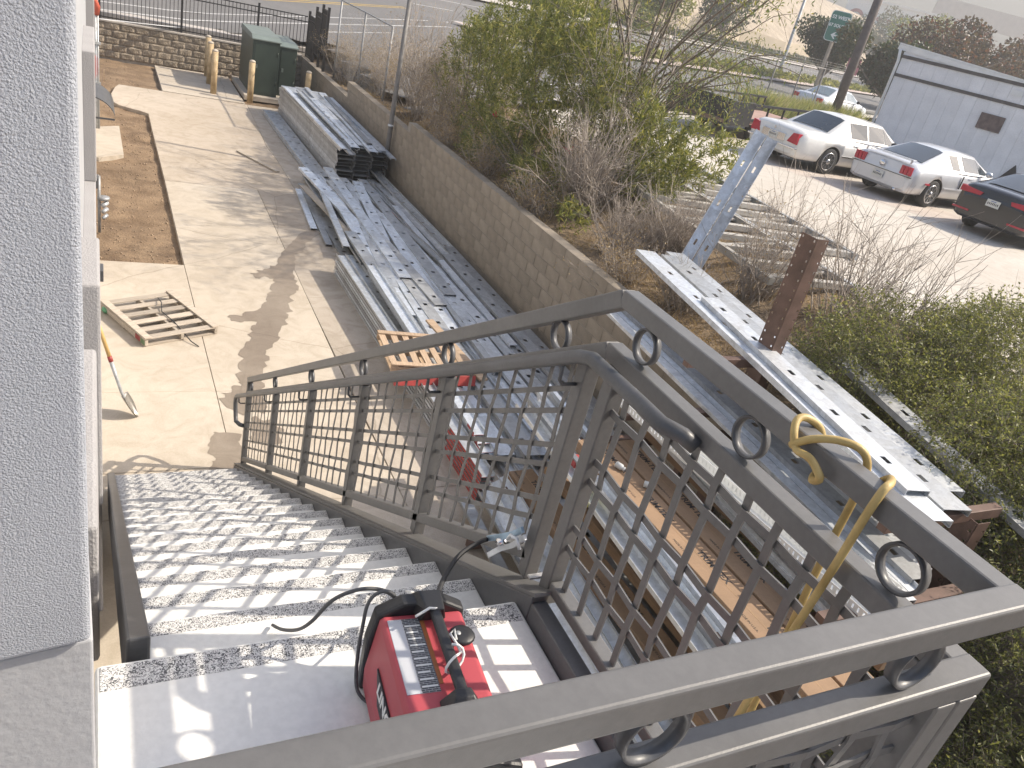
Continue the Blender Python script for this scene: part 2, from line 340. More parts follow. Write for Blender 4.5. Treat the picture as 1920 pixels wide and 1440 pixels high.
q = MB(); q.box((-.13, 8.3, 1.28), (.05, 8.5, 1.40)); q.link('vent_outlet', STEEL_D, bl, bevel=.006)
# curved black door hood and its arm
q = MB(); pr = []
for k in range(9):
    t = k/8*math.pi/2; pr.append((.44*math.sin(t), .36*math.cos(t)-.36))
q2 = MB(); n = len(pr)
q2.add([(-.13+a, 16.1, 1.42+z) for a, z in pr]+[(-.13+a, 17.3, 1.42+z) for a, z in pr]+[(-.13+a, 16.1, 1.40+z) for a, z in pr]+[(-.13+a, 17.3, 1.40+z) for a, z in pr],
    [(i, i+1, n+i+1, n+i) for i in range(n-1)]+[(2*n+i, 3*n+i, 3*n+i+1, 2*n+i+1) for i in range(n-1)]+[(i, 2*n+i, 2*n+i+1, i+1) for i in range(n-1)]+[(n+i, n+i+1, 3*n+i+1, 3*n+i) for i in range(n-1)]+[(n-1, 3*n-1, 4*n-1, 2*n-1)])
q2.poly([(0, 0)]*0 or [(-.13, 16.1), (.30, 16.1), (.30, 16.12), (-.13, 16.12)], 1.03, 1.06)
q2.link('door_hood', STEEL_D, bl)
# gas riser with regulator cluster
gr = thing('gas_meter', (.06, 13.3, 0), 'grey gas riser pipe with regulator and silver valves by the soil bed', 'gas meter')
q = MB(); q.tube([(.03, 13.3, -.05), (.03, 13.3, .85)], .022, 10); q.tube([(.03, 13.3, .85), (-.12, 13.3, .85)], .018, 8); q.link('riser_pipe', GALV_D, gr)
q = MB(); q.lathe([(.02, -.03), (.085, -.022), (.09, 0), (.085, .022), (.02, .03)], (.09, 13.32, .50), 18); q.link('regulator', GALV_D, gr)
for k, z in enumerate((.40, .30, .2)):
    q = MB(); q.cyl((.08, 13.25, z), (.14, 13.33, z+.03), .035-.004*k, 10); q.link('valve', GALV, gr)
# electrical service: grey cabinet, conduits and a red-hooded weatherhead
es = thing('electric_meter', (.0, 19.5, 0), 'grey electric service cabinet with conduits and red wrapped mast', 'electric meter')
MG = mat('grey_enamel', (.42, .45, .46), .5, var=.1)
q = MB(); q.box((-.13, 19.2, .7), (.0, 19.7, 2.1)); q.link('cabinet', MG, es, bevel=.01)
for dx in (.02, .055):
    q = MB(); q.tube([(dx, 19.55, .0), (dx, 19.55, 2.35)], .024, 8); q.link('conduit', GALV, es)
for zz in (1.75, .95):
    q = MB(); q.bar((-.12, 19.53, zz), (.11, 19.53, zz), .04, .05); q.link('strut', GALV, es)
q = MB(); q.tube([(.04, 19.55, 2.3), (.05, 19.5, 2.45), (.0, 19.45, 2.58), (-.06, 19.4, 2.62)], [.05, .06, .055, .04], 10); q.link('weatherhead', mat('red_tape', (.5, .1, .06), .6), es)
q = MB(); q.box((.0, 19.25, 1.1), (.006, 19.6, 1.5)); q.link('warning_label', mat('sticker', (.55, .12, .10), .5), es)
q = MB(); q.box((.19, 24.94, -.08), (.23, 24.98, .22)); q.link('wooden_stake', WOOD_T, label='short wooden stake driven into the soil near the rough block wall', cat='stake')
# ------------------------------------------------------------------ stair and landing
LZ = 3.165; NR = 18; RI = LZ/NR; GO = .2895; Y0 = 1.58
st = thing('staircase', (.6, 4, 0), 'white cast stair flight with speckled nosings and grey steel stringers', 'staircase')
b0 = MB(); b0.box((.075, 0, -.045), (1.165, GO+.04, 0)); tread_me = b0.mesh('tread', TREAD)
rnd_ = MB(); pr = [(0, -.05), (.0, -.012), (.004, -.004), (.014, .0), (.014, -.05)]
# nosing: rounded speckled strip along the far edge
nb = MB(); nb.box((.08, GO-.020, 0.0), (1.16, GO+.032, .0012))
ny = GO+.04; arc = [(ny-.004+.012*math.sin(t), -.0105+.012*math.cos(t)) for t in [k*math.pi/10 for k in range(6)]]
vs = []; 
for xx in (.085, 1.155): vs += [(xx, a, c) for a, c in arc]+[(xx, ny+.008, -.05)]
nos_me = nb.mesh('nosing', SPECK)
rb = MB(); rb.box((.075, .035, -RI-.0), (1.165, .055, -.046)); riser_me = rb.mesh('riser', TREAD)
for k in range(1, NR):
    z = LZ-RI*k; y = Y0+GO*(k-1)-.035
    t_ = put('tread', tread_me, st, bevel=.006); t_.location = Vector((0, y, z))-st.location
    n_ = put('nosing', nos_me, t_)
for k in range(NR):
    r_ = put('riser', riser_me, st); r_.location = Vector((0, Y0+GO*k-.075, LZ-RI*k))-st.location
# stringers
sl_ = RI/GO; ang = math.atan(sl_)
def zline(y, off): return LZ-(y-Y0)*sl_+off
q = MB(); q.add([(1.165, 1.50, LZ+.085), (1.165, 6.70, .075), (1.165, 6.70, .0), (1.165, 6.35, .0), (1.165, 1.50, LZ-.32), (1.225, 1.50, LZ+.085), (1.225, 6.70, .075), (1.225, 6.70, .0), (1.225, 6.35, .0), (1.225, 1.50, LZ-.32)],
    [(0,1,2,3,4),(9,8,7,6,5),(0,5,6,1),(1,6,7,2),(2,7,8,3),(3,8,9,4),(4,9,5,0)]); q.link('stringer', STEEL_D, st, bevel=.004)
q = MB(); q.prism([(-.055, -.012), (.03, -.012), (.03, .0), (-.055, .0)], (1.225, 1.50, LZ+.098), (1.225, 6.72, .085)); q.link('stringer_flange', STEEL, st)
q = MB(); q.add([(.065, 1.62, LZ+.03), (.065, 6.52, .17+.03), (.065, 6.52, 0), (.065, 6.2, 0), (.065, 1.62, LZ-.26), (.008, 1.62, LZ+.03), (.008, 6.52, .17+.03), (.008, 6.52, 0), (.008, 6.2, 0), (.008, 1.62, LZ-.26)],
    [(4,3,2,1,0),(5,6,7,8,9),(1,6,5,0),(2,7,6,1),(3,8,7,2),(4,9,8,3),(0,5,9,4)]); o = q.link('stringer', STEEL_D, st, bevel=.008); o.location.x += .045
ld = thing('stair_landing', (.6, 1.0, 0), 'white cast landing slab with a speckled far edge under the red welder', 'landing')
q = MB(); q.box((-.02, -2.5, LZ-.07), (1.165, Y0+.0, LZ)); q.link('slab', TREAD, ld, bevel=.014, seg=3)
q = MB(); q.box((-.008, Y0-.088, LZ), (1.15, Y0-.014, LZ+.0012)); q.link('nosing', SPECK, ld)
q = MB(); q.box((-.02, -2.5, LZ-.30), (1.16, Y0-.06, LZ-.075)); q.link('frame', STEEL_D, ld)
q = MB(); q.box((1.167, -2.5, LZ-.3), (1.222, 1.50, LZ+.062)); q.link('edge_channel', STEEL_D, ld, bevel=.005)
# ------------------------------------------------------------------ guards: two top rails with rings, woven flat-bar panels
GX = 1.255; T = .05
def lattice(P, Wd, Hh, S, along, upv, nrm, nv, hf, parent, bw=.018, bt=.005):
    """woven flat bars in the parallelogram P + a*along + b*up; verticals evenly spaced, bars across at fractions hf"""
    along = Vector(along); upv = Vector(upv); nrm = Vector(nrm).normalized(); P = Vector(P)
    al = along.normalized()
    vf = [(i+.5)/nv for i in range(nv)]
    def ribbon(pts, wdir):
        q = MB(); w = wdir*(bw/2); t = nrm*(bt/2); vs = []
        for p in pts: vs += [p-w-t, p+w-t, p+w+t, p-w+t]
        m = len(pts); fs = [(0,1,2,3), tuple(4*(m-1)+k for k in (3,2,1,0))]
        for i in range(m-1): fs += [(4*i+k, 4*i+4+k, 4*i+4+(k+1) % 4, 4*i+(k+1) % 4) for k in range(4)]
        fs = [tuple(reversed(f)) for f in fs]
        return q.add(vs, fs)
    am = .0036
    for i, v in enumerate(vf):
        pts = [P+along*v]
        for j, h in enumerate(hf): pts.append(P+along*(v+random.uniform(-.002, .002))+upv*h+nrm*(am if (i+j) % 2 else -am))
        pts.append(P+along*v+upv); ribbon(pts, al).link('vertical_bar', STEEL, parent)
    wv = nrm.cross(al).normalized()
    for j, h in enumerate(hf):
        pts = [P+upv*h]
        for i, v in enumerate(vf): pts.append(P+along*v+upv*h+nrm*(-am if (i+j) % 2 else am))
        pts.append(P+upv*h+along); ribbon(pts, wv).link('cross_bar', STEEL, parent)
HF = [.173, .284, .473, .58, .76, .873]
def ring_mesh(rx):
    q = MB(); pr = []; R0, R1 = .0485, .0425
    n = 28; vs = []; fs = []
    sec = [(R0, -.0105), (R0, .0105), (R1, .0105), (R1, .004), (R1-.003, 0), (R1, -.004), (R1, -.0105)]
    for k in range(n):
        t = 2*math.pi*k/n
        for r, w in sec: vs.append((w, r*math.cos(t), r*math.sin(t)) if rx else (r*math.cos(t), w, r*math.sin(t)))
    m = len(sec)
    for k in range(n):
        for j in range(m): fs.append((k*m+j, k*m+(j+1) % m, ((k+1) % n)*m+(j+1) % m, ((k+1) % n)*m+j))
    if not rx: fs = [tuple(reversed(f)) for f in fs]
    q.smooth = True; q.add(vs, fs); return q.mesh('ring', STEEL_D)
RX, RY = ring_mesh(True), ring_mesh(False)
# --- sloping guard down the stair
sg = thing('stair_guard', (GX, 4, 0), 'sloping grey steel stair guard with woven flat bars, rings and a handrail', 'railing')
TZ = 4.205                                      # centre of top rail on the landing
SY0, SY1 = 1.60, 6.70
def gz_(y, off=0): return TZ-(y-1.60)*.6195+off
q = MB(); q.prism([(-.025, -.025), (.025, -.025), (.025, .025), (-.025, .025)], (GX, SY0, gz_(SY0)), (GX, SY1+.02, gz_(SY1+.02))); q.link('top_rail', STEEL, sg, bevel=.005)
q = MB(); q.prism([(-.025, -.025), (.025, -.025), (.025, .025), (-.025, .025)], (GX, SY0, gz_(SY0, -.155)), (GX, SY1+.02, gz_(SY1+.02, -.155))); q.link('second_rail', STEEL, sg, bevel=.005)
q = MB(); q.prism([(-.025, -.02), (.025, -.02), (.025, .02), (-.025, .02)], (GX, 1.69, gz_(1.69, -.90)), (GX, SY1, gz_(SY1, -.90))); q.link('bottom_rail', STEEL, sg, bevel=.005)
PY = [6.695, 5.575, 4.535, 3.535, 2.565, 1.685]
for i, y in enumerate(PY):
    q = MB(); top = gz_(y, -.03) if i == 0 else gz_(y, -.18); q.box((GX-.025, y-.025, gz_(y, -.985)), (GX+.025, y+.025, top)); q.link('post', STEEL, sg, bevel=.004)
for i in range(5):
    ya, yb = PY[i+1]+.025, PY[i]-.025
    lattice((GX, ya, gz_(ya, -.88)), 0, 0, 0, (0, yb-ya, gz_(yb)-gz_(ya)), (0, 0, .70), (1, 0, 0), 8, HF[:6], sg)
for y in (6.62, 5.66, 4.61, 3.61, 2.62, 1.87):
    r_ = put('ring', RX, sg); r_.location = Vector((GX, y, gz_(y, -.0775)))-sg.location; r_.scale = (1, 1.0, 1.0)
hx = 1.165
hr = [(1.225, 1.16, 4.03), (1.20, 1.185, 4.045), (hx, 1.23, 4.05), (hx, 1.30, 4.05), (hx, 1.56, 4.045), (hx, 1.62, 4.02)]
hr += [(hx, y, 4.02-(y-1.62)*.6195) for y in (2.5, 3.5, 4.5, 5.5, 6.3, 6.80)]
e = hr[-1]; hr += [(hx, 6.86, e[2]-.06), (hx, 6.86, e[2]-.12), (hx, 6.80, e[2]-.22), (hx, 6.76, e[2]-.26), (hx+.03, 6.71, e[2]-.27), (GX-.03, 6.69, e[2]-.27)]
q = MB(); q.tube(hr, .0205, 12); q.link('handrail', STEEL_D, sg)
for y in PY:
    zz = 4.02-(max(y, 1.66)-1.62)*.6195; yy = y+.0
    q = MB(); q.tube([(GX-.028, yy, zz-.085), (hx+.015, yy, zz-.085), (hx+.003, yy, zz-.07), (hx, yy, zz-.02)], .0065, 6); q.link('handrail_bracket', STEEL_D, sg)
# --- level guard on the right of the landing
lg = thing('landing_guard', (GX, 1.0, LZ), 'level grey steel guard on the right of the landing with a yellow hose over it', 'railing')
q = MB(); q.box((GX-.0245, .45, TZ-.024), (GX+.0245, 1.605, TZ+.024)); q.link('top_rail', STEEL, lg, bevel=.005)
q = MB(); q.box((GX-.0245, .45, TZ-.179), (GX+.0245, 1.605, TZ-.131)); q.link('second_rail', STEEL, lg, bevel=.005)
q = MB(); q.box((GX-.025, .482, 3.243), (GX+.025, 1.52, 3.283)); q.link('bottom_rail', STEEL, lg, bevel=.005)
q = MB(); q.box((GX-.025, 1.525, 3.18), (GX+.025, 1.575, TZ-.181)); q.link('post', STEEL, lg, bevel=.004)
q = MB(); q.box((GX-.025, .500, 3.18), (GX+.025, .550, TZ-.181)); q.link('post', STEEL, lg, bevel=.004)
lattice((GX, .55, 3.285), 0, 0, 0, (0, .975, 0), (0, 0, .74), (1, 0, 0), 10, [.174, .276, .51, .60, .826, .926], lg, .0215)
for y in (1.473, 1.05, .628):
    r_ = put('ring', RX, lg); r_.location = Vector((GX, y, TZ-.0775))-lg.location
q = MB(); q.box((GX-.06, 1.58, LZ+.075), (GX+.0, 1.60, LZ+.084)); q.link('weld_bead', WELD, lg, bevel=.003)
# --- guard in front of the viewer
fg = thing('front_guard', (.6, .455, LZ), 'nearest grey steel guard crossing the bottom of the picture, with rings', 'railing')
q = MB(); q.box((-.4, .43, TZ-.025), (1.28, .480, TZ+.025)); q.link('top_rail', STEEL, fg, bevel=.006, seg=3)
q = MB(); q.box((-.4, .43, TZ-.18), (1.28, .480, TZ-.13)); q.link('second_rail', STEEL, fg, bevel=.006, seg=3)
q = MB(); q.box((-.4, .43, 3.243), (1.28, .480, 3.283)); q.link('bottom_rail', STEEL, fg, bevel=.005)
q = MB(); q.box((1.23, .43, 3.05), (1.28, .480, TZ-.181)); q.box((1.23-.055, .43, 3.05), (1.23-.005, .480, TZ-.181)); q.link('corner_post', STEEL, fg, bevel=.004)
q = MB(); q.box((-.05, .43, 3.165), (-.0, .480, TZ-.181)); q.link('post', STEEL, fg, bevel=.004)
lattice((0, .455, 3.285), 0, 0, 0, (1.175, 0, 0), (0, 0, .74), (0, -1, 0), 12, [.174, .276, .51, .60, .826, .926], fg)
for x in (.10, .589, 1.077):
    r_ = put('ring', RY, fg); r_.location = Vector((x, .455, TZ-.0775))-fg.location
# ------------------------------------------------------------------ block walls
CMU = mat('tan_concrete_block', (.295, .25, .195), .92, var=.16, scale=5, bump=.5, bscale=70, bdist=.006, rnd=.10, fine=.15)
CMU.name = 'tan_block'; MORTAR = mat('mortar', (.30, .27, .23), .95, var=.15, scale=9, bump=.5, bscale=90)
bw = thing('block_wall', (6.15, 12, 0), 'long tan concrete block wall retaining the planted bank above the stud piles', 'wall')
BL, BH = .4064, .2
def bmesh_block(d, w=.190, h=.0, seed=0):
    q = MB(); q.box((0, 0, 0), (w, BL-.008, BH-.008)); return q.mesh('block', CMU)
blk = bmesh_block(0); hb = MB(); hb.box((0, 0, 0), (.19, BL/2-.008, BH-.008)); blk_h = hb.mesh('block', CMU)
def top_of(y): return 8 if y < 17.0 else (7 if y < 22.2 else 5)
q = MB(); q.box((6.066, -3, -.1), (6.235, 17.0, 1.592)); q.box((6.066, 17.0, -.1), (6.235, 22.2, 1.392)); q.box((6.066, 22.2, -.1), (6.235, 28.2, .992)); q.link('mortar_core', MORTAR, bw)
rest = MB(); count = 0
for k in range(8):
    y = -2.9-(BL/2 if k % 2 else 0)
    while y < 28.0:
        if k < top_of(y+.2) and y > -3.2:
            dx = random.uniform(-.002, .002)
            if 4.6 < y < 17.2 and k > 0 or (17.2 <= y < 20.5 and k > 3):
                o = put('block', blk, bw, bevel=.006, seg=1); o.location = Vector((6.058+dx, y, k*BH+.004))-bw.location; count += 1
            else: rest.box((6.058+dx, y, k*BH+.004), (6.248+dx, y+BL-.008, k*BH+BH-.004))
        y += BL
o = rest.link('block_courses', CMU, bw, kind='stuff')
# split-face wall at the back of the yard
SPLIT = mat('split_face_block', (.33, .275, .21), .95, var=.28, scale=4, bump=.9, bscale=22, bdist=.03, rnd=.14, fine=.25)
sw = thing('split_face_wall', (3, 28.3, 0), 'low rough split face block wall at the back of the yard', 'wall')
variants = []
for s in range(5):
    xs = np.linspace(0, BL-.008, 8); zs = np.linspace(0, BH-.006, 6); V = []
    for x in xs:
        for z in zs:
            e = min(x, BL-.008-x, z, BH-.006-z); d = (.0 if e < .004 else .022)+(.02*nz(x*9, z*9, 1, s*7.3) if e > .004 else 0)
            V.append((x, -d, z))
    i = np.arange(48).reshape(8, 6); F = np.stack([i[:-1, :-1], i[1:, :-1], i[1:, 1:], i[:-1, 1:]], -1).reshape(-1, 4)
    n = len(V); V += [(0, .19, 0), (BL-.008, .19, 0), (BL-.008, .19, BH-.006), (0, .19, BH-.006)]
    F = [tuple(f) for f in F]+[(5, 47, n+2, n+3), (42, 0, n, n+1), (0, 5, n+3, n), (47, 42, n+1, n+2)]
    me = bpy.data.meshes.new('block'); me.from_pydata(V, [], F); me.materials.append(SPLIT); me.update(); variants.append(me)
q = MB(); q.box((-.6, 28.215, -.2), (6.06, 28.40, .99)); q.link('mortar_core', MORTAR, sw)
for k in range(5):
    x = -.55-(BL/2 if k % 2 else 0)
    while x < 6.0:
        o = put('block', random.choice(variants), sw); o.location = Vector((x, 28.2+random.uniform(-.006, .006), k*BH+.003))-sw.location; x += BL
q = MB(); q.box((-.7, 28.17, 1.0), (6.06, 28.43, 1.05)); q.link('cap', mat('cap_stone', (.44, .40, .35), .9), sw, bevel=.006)
# ------------------------------------------------------------------ fences
IRON = mat('black_iron_paint', (.018, .017, .018), .5, var=.2)
fe = thing('iron_fence', (3, 28.3, 1.05), 'black iron picket fence on top of the split face wall', 'fence')
for z in (1.12, 2.06, 2.22):
    q = MB(); q.bar((-.7, 28.3, z), (6.15, 28.3, z), .03, .03); q.link('rail', IRON, fe)
x = -.65; pk = MB(); pk.box((-.008, -.008, 1.08), (.008, .008, 2.24)); pkm = pk.mesh('picket', IRON)
ps = MB(); ps.box((-.03, -.03, 1.04), (.03, .03, 2.34)); psm = ps.mesh('post', IRON); i = 0
while x < 6.1:
    o = put('post' if i % 20 == 7 else 'picket', psm if i % 20 == 7 else pkm, fe); o.location = Vector((x, 28.3, 0))-fe.location; x += .112; i += 1
re = thing('stepped_iron_fence', (6.2, 27, 1.0), 'black iron fence stepping up along the side wall beside the green cabinets', 'fence')
pk2 = MB(); pk2.box((-.012, -.012, 0), (.012, .012, 1.3)); pk2m = pk2.mesh('picket', IRON)
for j in range(24):
    y = 28.25-j*.105; st_ = .0 if y > 27.3 else (.25 if y > 26.5 else .42); o = put('picket', pk2m, re); o.location = Vector((6.2, y, 1.0+st_))-re.location
for (ya, yb, s_) in ((28.27, 27.32, 0), (27.3, 26.52, .25), (26.5, 25.8, .42)):
    for z in (1.06, 2.14, 2.28):
        q = MB(); q.bar((6.2, ya, z+s_), (6.2, yb, z+s_), .032, .032); q.link('rail', IRON, re)
for y, s_ in ((28.28, 0), (27.31, .25), (26.51, .42), (25.79, .42)):
    q = MB(); q.box((6.165, y-.035, .98), (6.235, y+.035, 2.4+s_)); q.link('post', IRON, re)
FPOST = mat('weathered_fence_post', (.20, .19, .18), .7, .2, var=.2)
def wires(P0, P1, z0, z1, sp=.09, r=.0022, slope=0.):
    """chain-link diamonds between two posts"""
    P0 = Vector((*P0, 0)); P1 = Vector((*P1, 0)); L = (P1-P0).length; d = (P1-P0)/L; h = z1-z0; V = []; F = []; sd = Vector((-d.y, d.x, 0))
    def seg(a, za, b_, zb):
        n = len(V); A_ = P0+d*a+Vector((0, 0, za)); B_ = P0+d*b_+Vector((0, 0, zb)); dirv = (B_-A_).normalized(); u = dirv.cross(sd).normalized()
        for c in (A_, B_):
            for w in (u*r, -u*r*.5+sd*r*.87, -u*r*.5-sd*r*.87): V.append(tuple(c+w))
        F.extend([(n, n+1, n+4, n+3), (n+1, n+2, n+5, n+4), (n+2, n, n+3, n+5)])
    s = -h
    while s < L:
        a, b_ = max(0, s), min(L, s+h)
        if b_ > a: seg(a, z0+(a-s), b_, z0+(b_-s)); seg(a, z1-(a-s), b_, z1-(b_-s))
        s += sp
    return V, F
def chain_fence(name, pts, z0, h, label, group=None, arm=0, sp=.12, r=.003, braces=()):
    t = thing(name, (*pts[0], z0), label, 'fence', group); GP = GALV_D if arm == 0 else FPOST
    for i, p in enumerate(pts):
        q = MB(); q.cyl((*p, z0-.3), (*p, z0+h), .03, 8)
        if arm: q.tube([(*p, z0+h), (p[0]+.2, p[1]+.25, z0+h+.3)], .02, 6)
        q.link('post', GP, t)
    for a, b_ in zip(pts[:-1], pts[1:]):
        q = MB(); q.cyl((*a, z0+h), (*b_, z0+h), .02, 6); q.link('top_rail', GP, t)
        V, F = wires(a, b_, z0+.03, z0+h, sp, r); o = put('chain_mesh', npmesh('chain_mesh', V, F, GP), t, kind='stuff'); o.location = -t.location
        if arm:
            for k in (1, 2, 3):
                q = MB(); q.cyl((a[0]+.067*k, a[1]+.083*k, z0+h+.1*k), (b_[0]+.067*k, b_[1]+.083*k, z0+h+.1*k), .005, 4); q.link('barbed_wire', GP, t)
    return t
chain_fence('chain_link_fence', [(6.5, 25.6), (6.55, 23.1), (6.55, 20.6)], 1.1, 2.0, 'galvanised chain link fence rising from the far end of the block wall')
# ------------------------------------------------------------------ bollards, transformers, light pole
BOL = mat('faded_yellow_bollard_paint', (.52, .36, .17), .7, var=.3, scale=5, bump=.2, bscale=60, col2=(.66, .50, .30), fine=.3)
for (x, y, h, lb) in ((3.93, 24.54, 1.16, 'faded tan bollard standing alone in front of the green cabinets'), (3.0, 25.06, 1.2, 'nearest of the three tan bollards in a row beside the pad'),
                    (3.03, 26.4, 1.2, 'middle of the three tan bollards in a row beside the pad'), (3.09, 27.6, 1.2, 'farthest of the three tan bollards, next to the split face wall'),
                    (5.62, 25.0, 1.05, 'faded tan bollard right of the green cabinets behind the track stack')):
    t = thing('bollard', (x, y, 0), lb, 'bollard', 'bollards around the green cabinets')
    q = MB(); q.lathe([(.085, 0), (.085, h-.04)], (x, y, 0), 16); q.link('pipe', BOL, t)
    q = MB(); q.lathe([(.085, h-.04), (.08, h-.01), (.05, h+.015), (.005, h+.02)], (x, y, 0), 16); q.link('concrete_cap', CONC, t)
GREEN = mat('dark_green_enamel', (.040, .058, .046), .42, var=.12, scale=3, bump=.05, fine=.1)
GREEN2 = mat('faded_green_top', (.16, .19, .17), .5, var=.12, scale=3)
q = MB(); q.box((3.84, 24.98, -.02), (5.66, 27.8, .12)); q.link('cabinet_pad', CONC, bevel=.01, label='concrete pad under the two green electrical cabinets', cat='concrete pad')
def cabinet(x0, x1, y0, y1, h, lb, lid):
    t = thing('transformer_cabinet', ((x0+x1)/2, (y0+y1)/2, .12), lb, 'electrical cabinet', 'green electrical cabinets')
    q = MB(); q.box((x0, y0, .12), (x1, y1, h-.12)); q.link('body', GREEN, t, bevel=.01)
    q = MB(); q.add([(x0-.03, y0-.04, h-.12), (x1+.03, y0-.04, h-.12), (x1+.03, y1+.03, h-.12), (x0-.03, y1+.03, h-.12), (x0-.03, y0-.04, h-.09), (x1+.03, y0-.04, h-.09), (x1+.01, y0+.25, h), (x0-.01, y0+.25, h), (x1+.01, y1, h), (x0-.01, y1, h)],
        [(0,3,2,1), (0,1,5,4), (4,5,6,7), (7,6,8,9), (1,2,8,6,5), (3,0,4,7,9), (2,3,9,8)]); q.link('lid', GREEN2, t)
    q = MB(); q.box((x0+.06, y0-.012, .2), (x1-.06, y0-.002, h-.2)); o = q.link('door', GREEN, t, bevel=.004)
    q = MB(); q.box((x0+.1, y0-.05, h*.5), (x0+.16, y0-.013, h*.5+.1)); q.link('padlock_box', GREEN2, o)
    for zz in (.45, h-.5):
        q = MB(); q.cyl((x1-.05, y0-.018, zz), (x1-.05, y0-.018, zz+.12), .014, 6); q.link('hinge', GREEN, t)
    return t
cabinet(4.02, 4.78, 25.24, 27.45, 1.76, 'larger dark green electrical cabinet with a faded lid', 0)
cabinet(4.83, 5.36, 25.62, 27.3, 1.63, 'smaller dark green electrical cabinet beside the larger one', 0)
t = thing('conduit_pole', (5.93, 17.85, 0), 'tall grey steel pole strapped to the block wall above the stud pile', 'pole')
q = MB(); q.tube([(5.93, 17.75, 0), (5.95, 17.85, 1.6), (6.0, 18.0, 4.3)], [.058, .056, .045], 12); q.link('shaft', FPOST, t)
for zz in (.5, 1.3):
    q = MB(); q.lathe([(.066, zz-.02), (.066, zz+.02)], (5.935, 17.8, 0), 14); q.link('strap', GALV, t)
# ------------------------------------------------------------------ galvanised studs
def stud_mesh(name, L, w=.2, fl=.05, m=GALV, hole=(.06, .075), pitch=.61, first=.3, t=.004, lip=.012, upright=True):
    """C stud, web on top, flanges hanging down, punched web; runs along +y from 0 to L, bottom at z = 0"""
    q = MB(); z1 = fl; z0 = fl-t
    if hole:
        a = hole[0]/2; q.box((-w/2, 0, z0), (-a, L, z1)); q.box((a, 0, z0), (w/2, L, z1)); y = 0; c = first
        while c < L-.1: q.box((-a, y, z0), (a, c-hole[1]/2, z1)); y = c+hole[1]/2; c += pitch
        q.box((-a, y, z0), (a, L, z1))
    else: q.box((-w/2, 0, z0), (w/2, L, z1))
    q.box((-w/2, 0, 0), (-w/2+t, L, z0)); q.box((w/2-t, 0, 0), (w/2, L, z0))
    if lip: q.box((-w/2+t, 0, 0), (-w/2+lip, L, t)); q.box((w/2-lip, 0, 0), (w/2-t, L, t))
    if not upright:
        q.v = [(x, y, fl-z) for x, y, z in q.v]; q.f = [tuple(reversed(f)) for f in q.f]
    return q.mesh(name, m)
SM = {}
for L in (2.4, 3.6, 4.9, 6.1):
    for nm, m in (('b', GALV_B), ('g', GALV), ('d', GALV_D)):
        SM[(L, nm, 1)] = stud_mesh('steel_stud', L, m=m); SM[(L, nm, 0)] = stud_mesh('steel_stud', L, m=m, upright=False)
        SM[(L, nm, 2)] = stud_mesh('steel_track', L, w=.12, fl=.04, m=m, hole=None, lip=0); SM[(L, nm, 3)] = stud_mesh('steel_track', L, w=.157, fl=.036, m=m, hole=None, lip=0, upright=False)
rs = random.Random(11)
ORDW = ['first','second','third','fourth','fifth','sixth','seventh','eighth','ninth','tenth','eleventh','twelfth','thirteenth','fourteenth','fifteenth','sixteenth']
LAY = ['bottom', 'second', 'third', 'top']
def lab(ty, k, i, where): return ('%s galvanised %s from the left in the %s layer of the %s pile' % (ORDW[min(i, 15)], 'stud' if ty < 2 else 'track', LAY[k], where), '%s in the %s pile' % ('studs' if ty < 2 else 'tracks', where))
def lay(x, y, z, yaw, L, nm, ty, pitch_=0, label='', group='', roll_=0):
    me = SM[(L, nm, ty)]; o = put('steel_stud' if ty < 2 else 'steel_track', me); o.location = (x, y, z); o.rotation_euler = (pitch_, roll_, -yaw)
    return setp(o, label, 'stud' if ty < 2 else 'track', group)
LB1 = ('galvanised steel stud lying in the nearer half of the pile along the wall', 'studs in the nearer half of the pile')
LB2 = ('galvanised steel stud lying in the farther half of the pile along the wall', 'studs in the farther half of the pile')
LT1 = ('unpunched galvanised track lying in the nearer half of the pile along the wall', 'tracks in the nearer half of the pile')
LT2 = ('unpunched galvanised track lying in the farther half of the pile along the wall', 'tracks in the farther half of the pile')
def pick():
    return rs.choice('bggdd' if rs.random() < .6 else 'bbgg'), rs.choice((1, 1, 1, 1, 0, 2, 3))
for k in range(4):
    x = 3.86+.06*k; yawk = R(rs.uniform(-.6, .6)); li = 0
    while x < 5.92-.05*k:
        nm, ty = pick(); L = rs.choice((6.1, 6.1, 4.9)); nm = 'd' if k == 0 else nm; y0 = 5.95+rs.uniform(0, .7)+(.25*k if x > 4.6 else 0)  # bottom layer always gets the dull sheet: shade of the gaps put into colour
        if rs.random() < (.97, .75, .62, .5)[k]:
            lay(x, y0, .002+.052*k, yawk+R(rs.uniform(-.7, .7)), L, nm, ty, 0, *lab(ty, k, li, 'nearer'), R(rs.uniform(-5, 5)) if k else 0); li += 1
        x += .214+rs.uniform(0, .03)
for k in range(4):
    x = 3.78+.05*k; yawk = R(rs.uniform(-1.2, 1.2)); li = 0
    while x < 5.9-.06*k:
        nm, ty = pick(); L = rs.choice((4.9, 4.9, 4.9, 3.6)); nm = 'd' if k == 0 else nm; y0 = 11.9+rs.uniform(-.1, .6)  # dull sheet at the bottom again, darkened for shade between the studs
        if rs.random() < (.92, .7, .6, .5)[k]:
            lay(x, y0, .002+.052*k, yawk+R(rs.uniform(-1.5, 1.5)), L, nm, ty, 0, *lab(ty, k, li, 'farther'), R(rs.uniform(-6, 6)) if k else 0); li += 1
        x += .214+rs.uniform(0, .05)
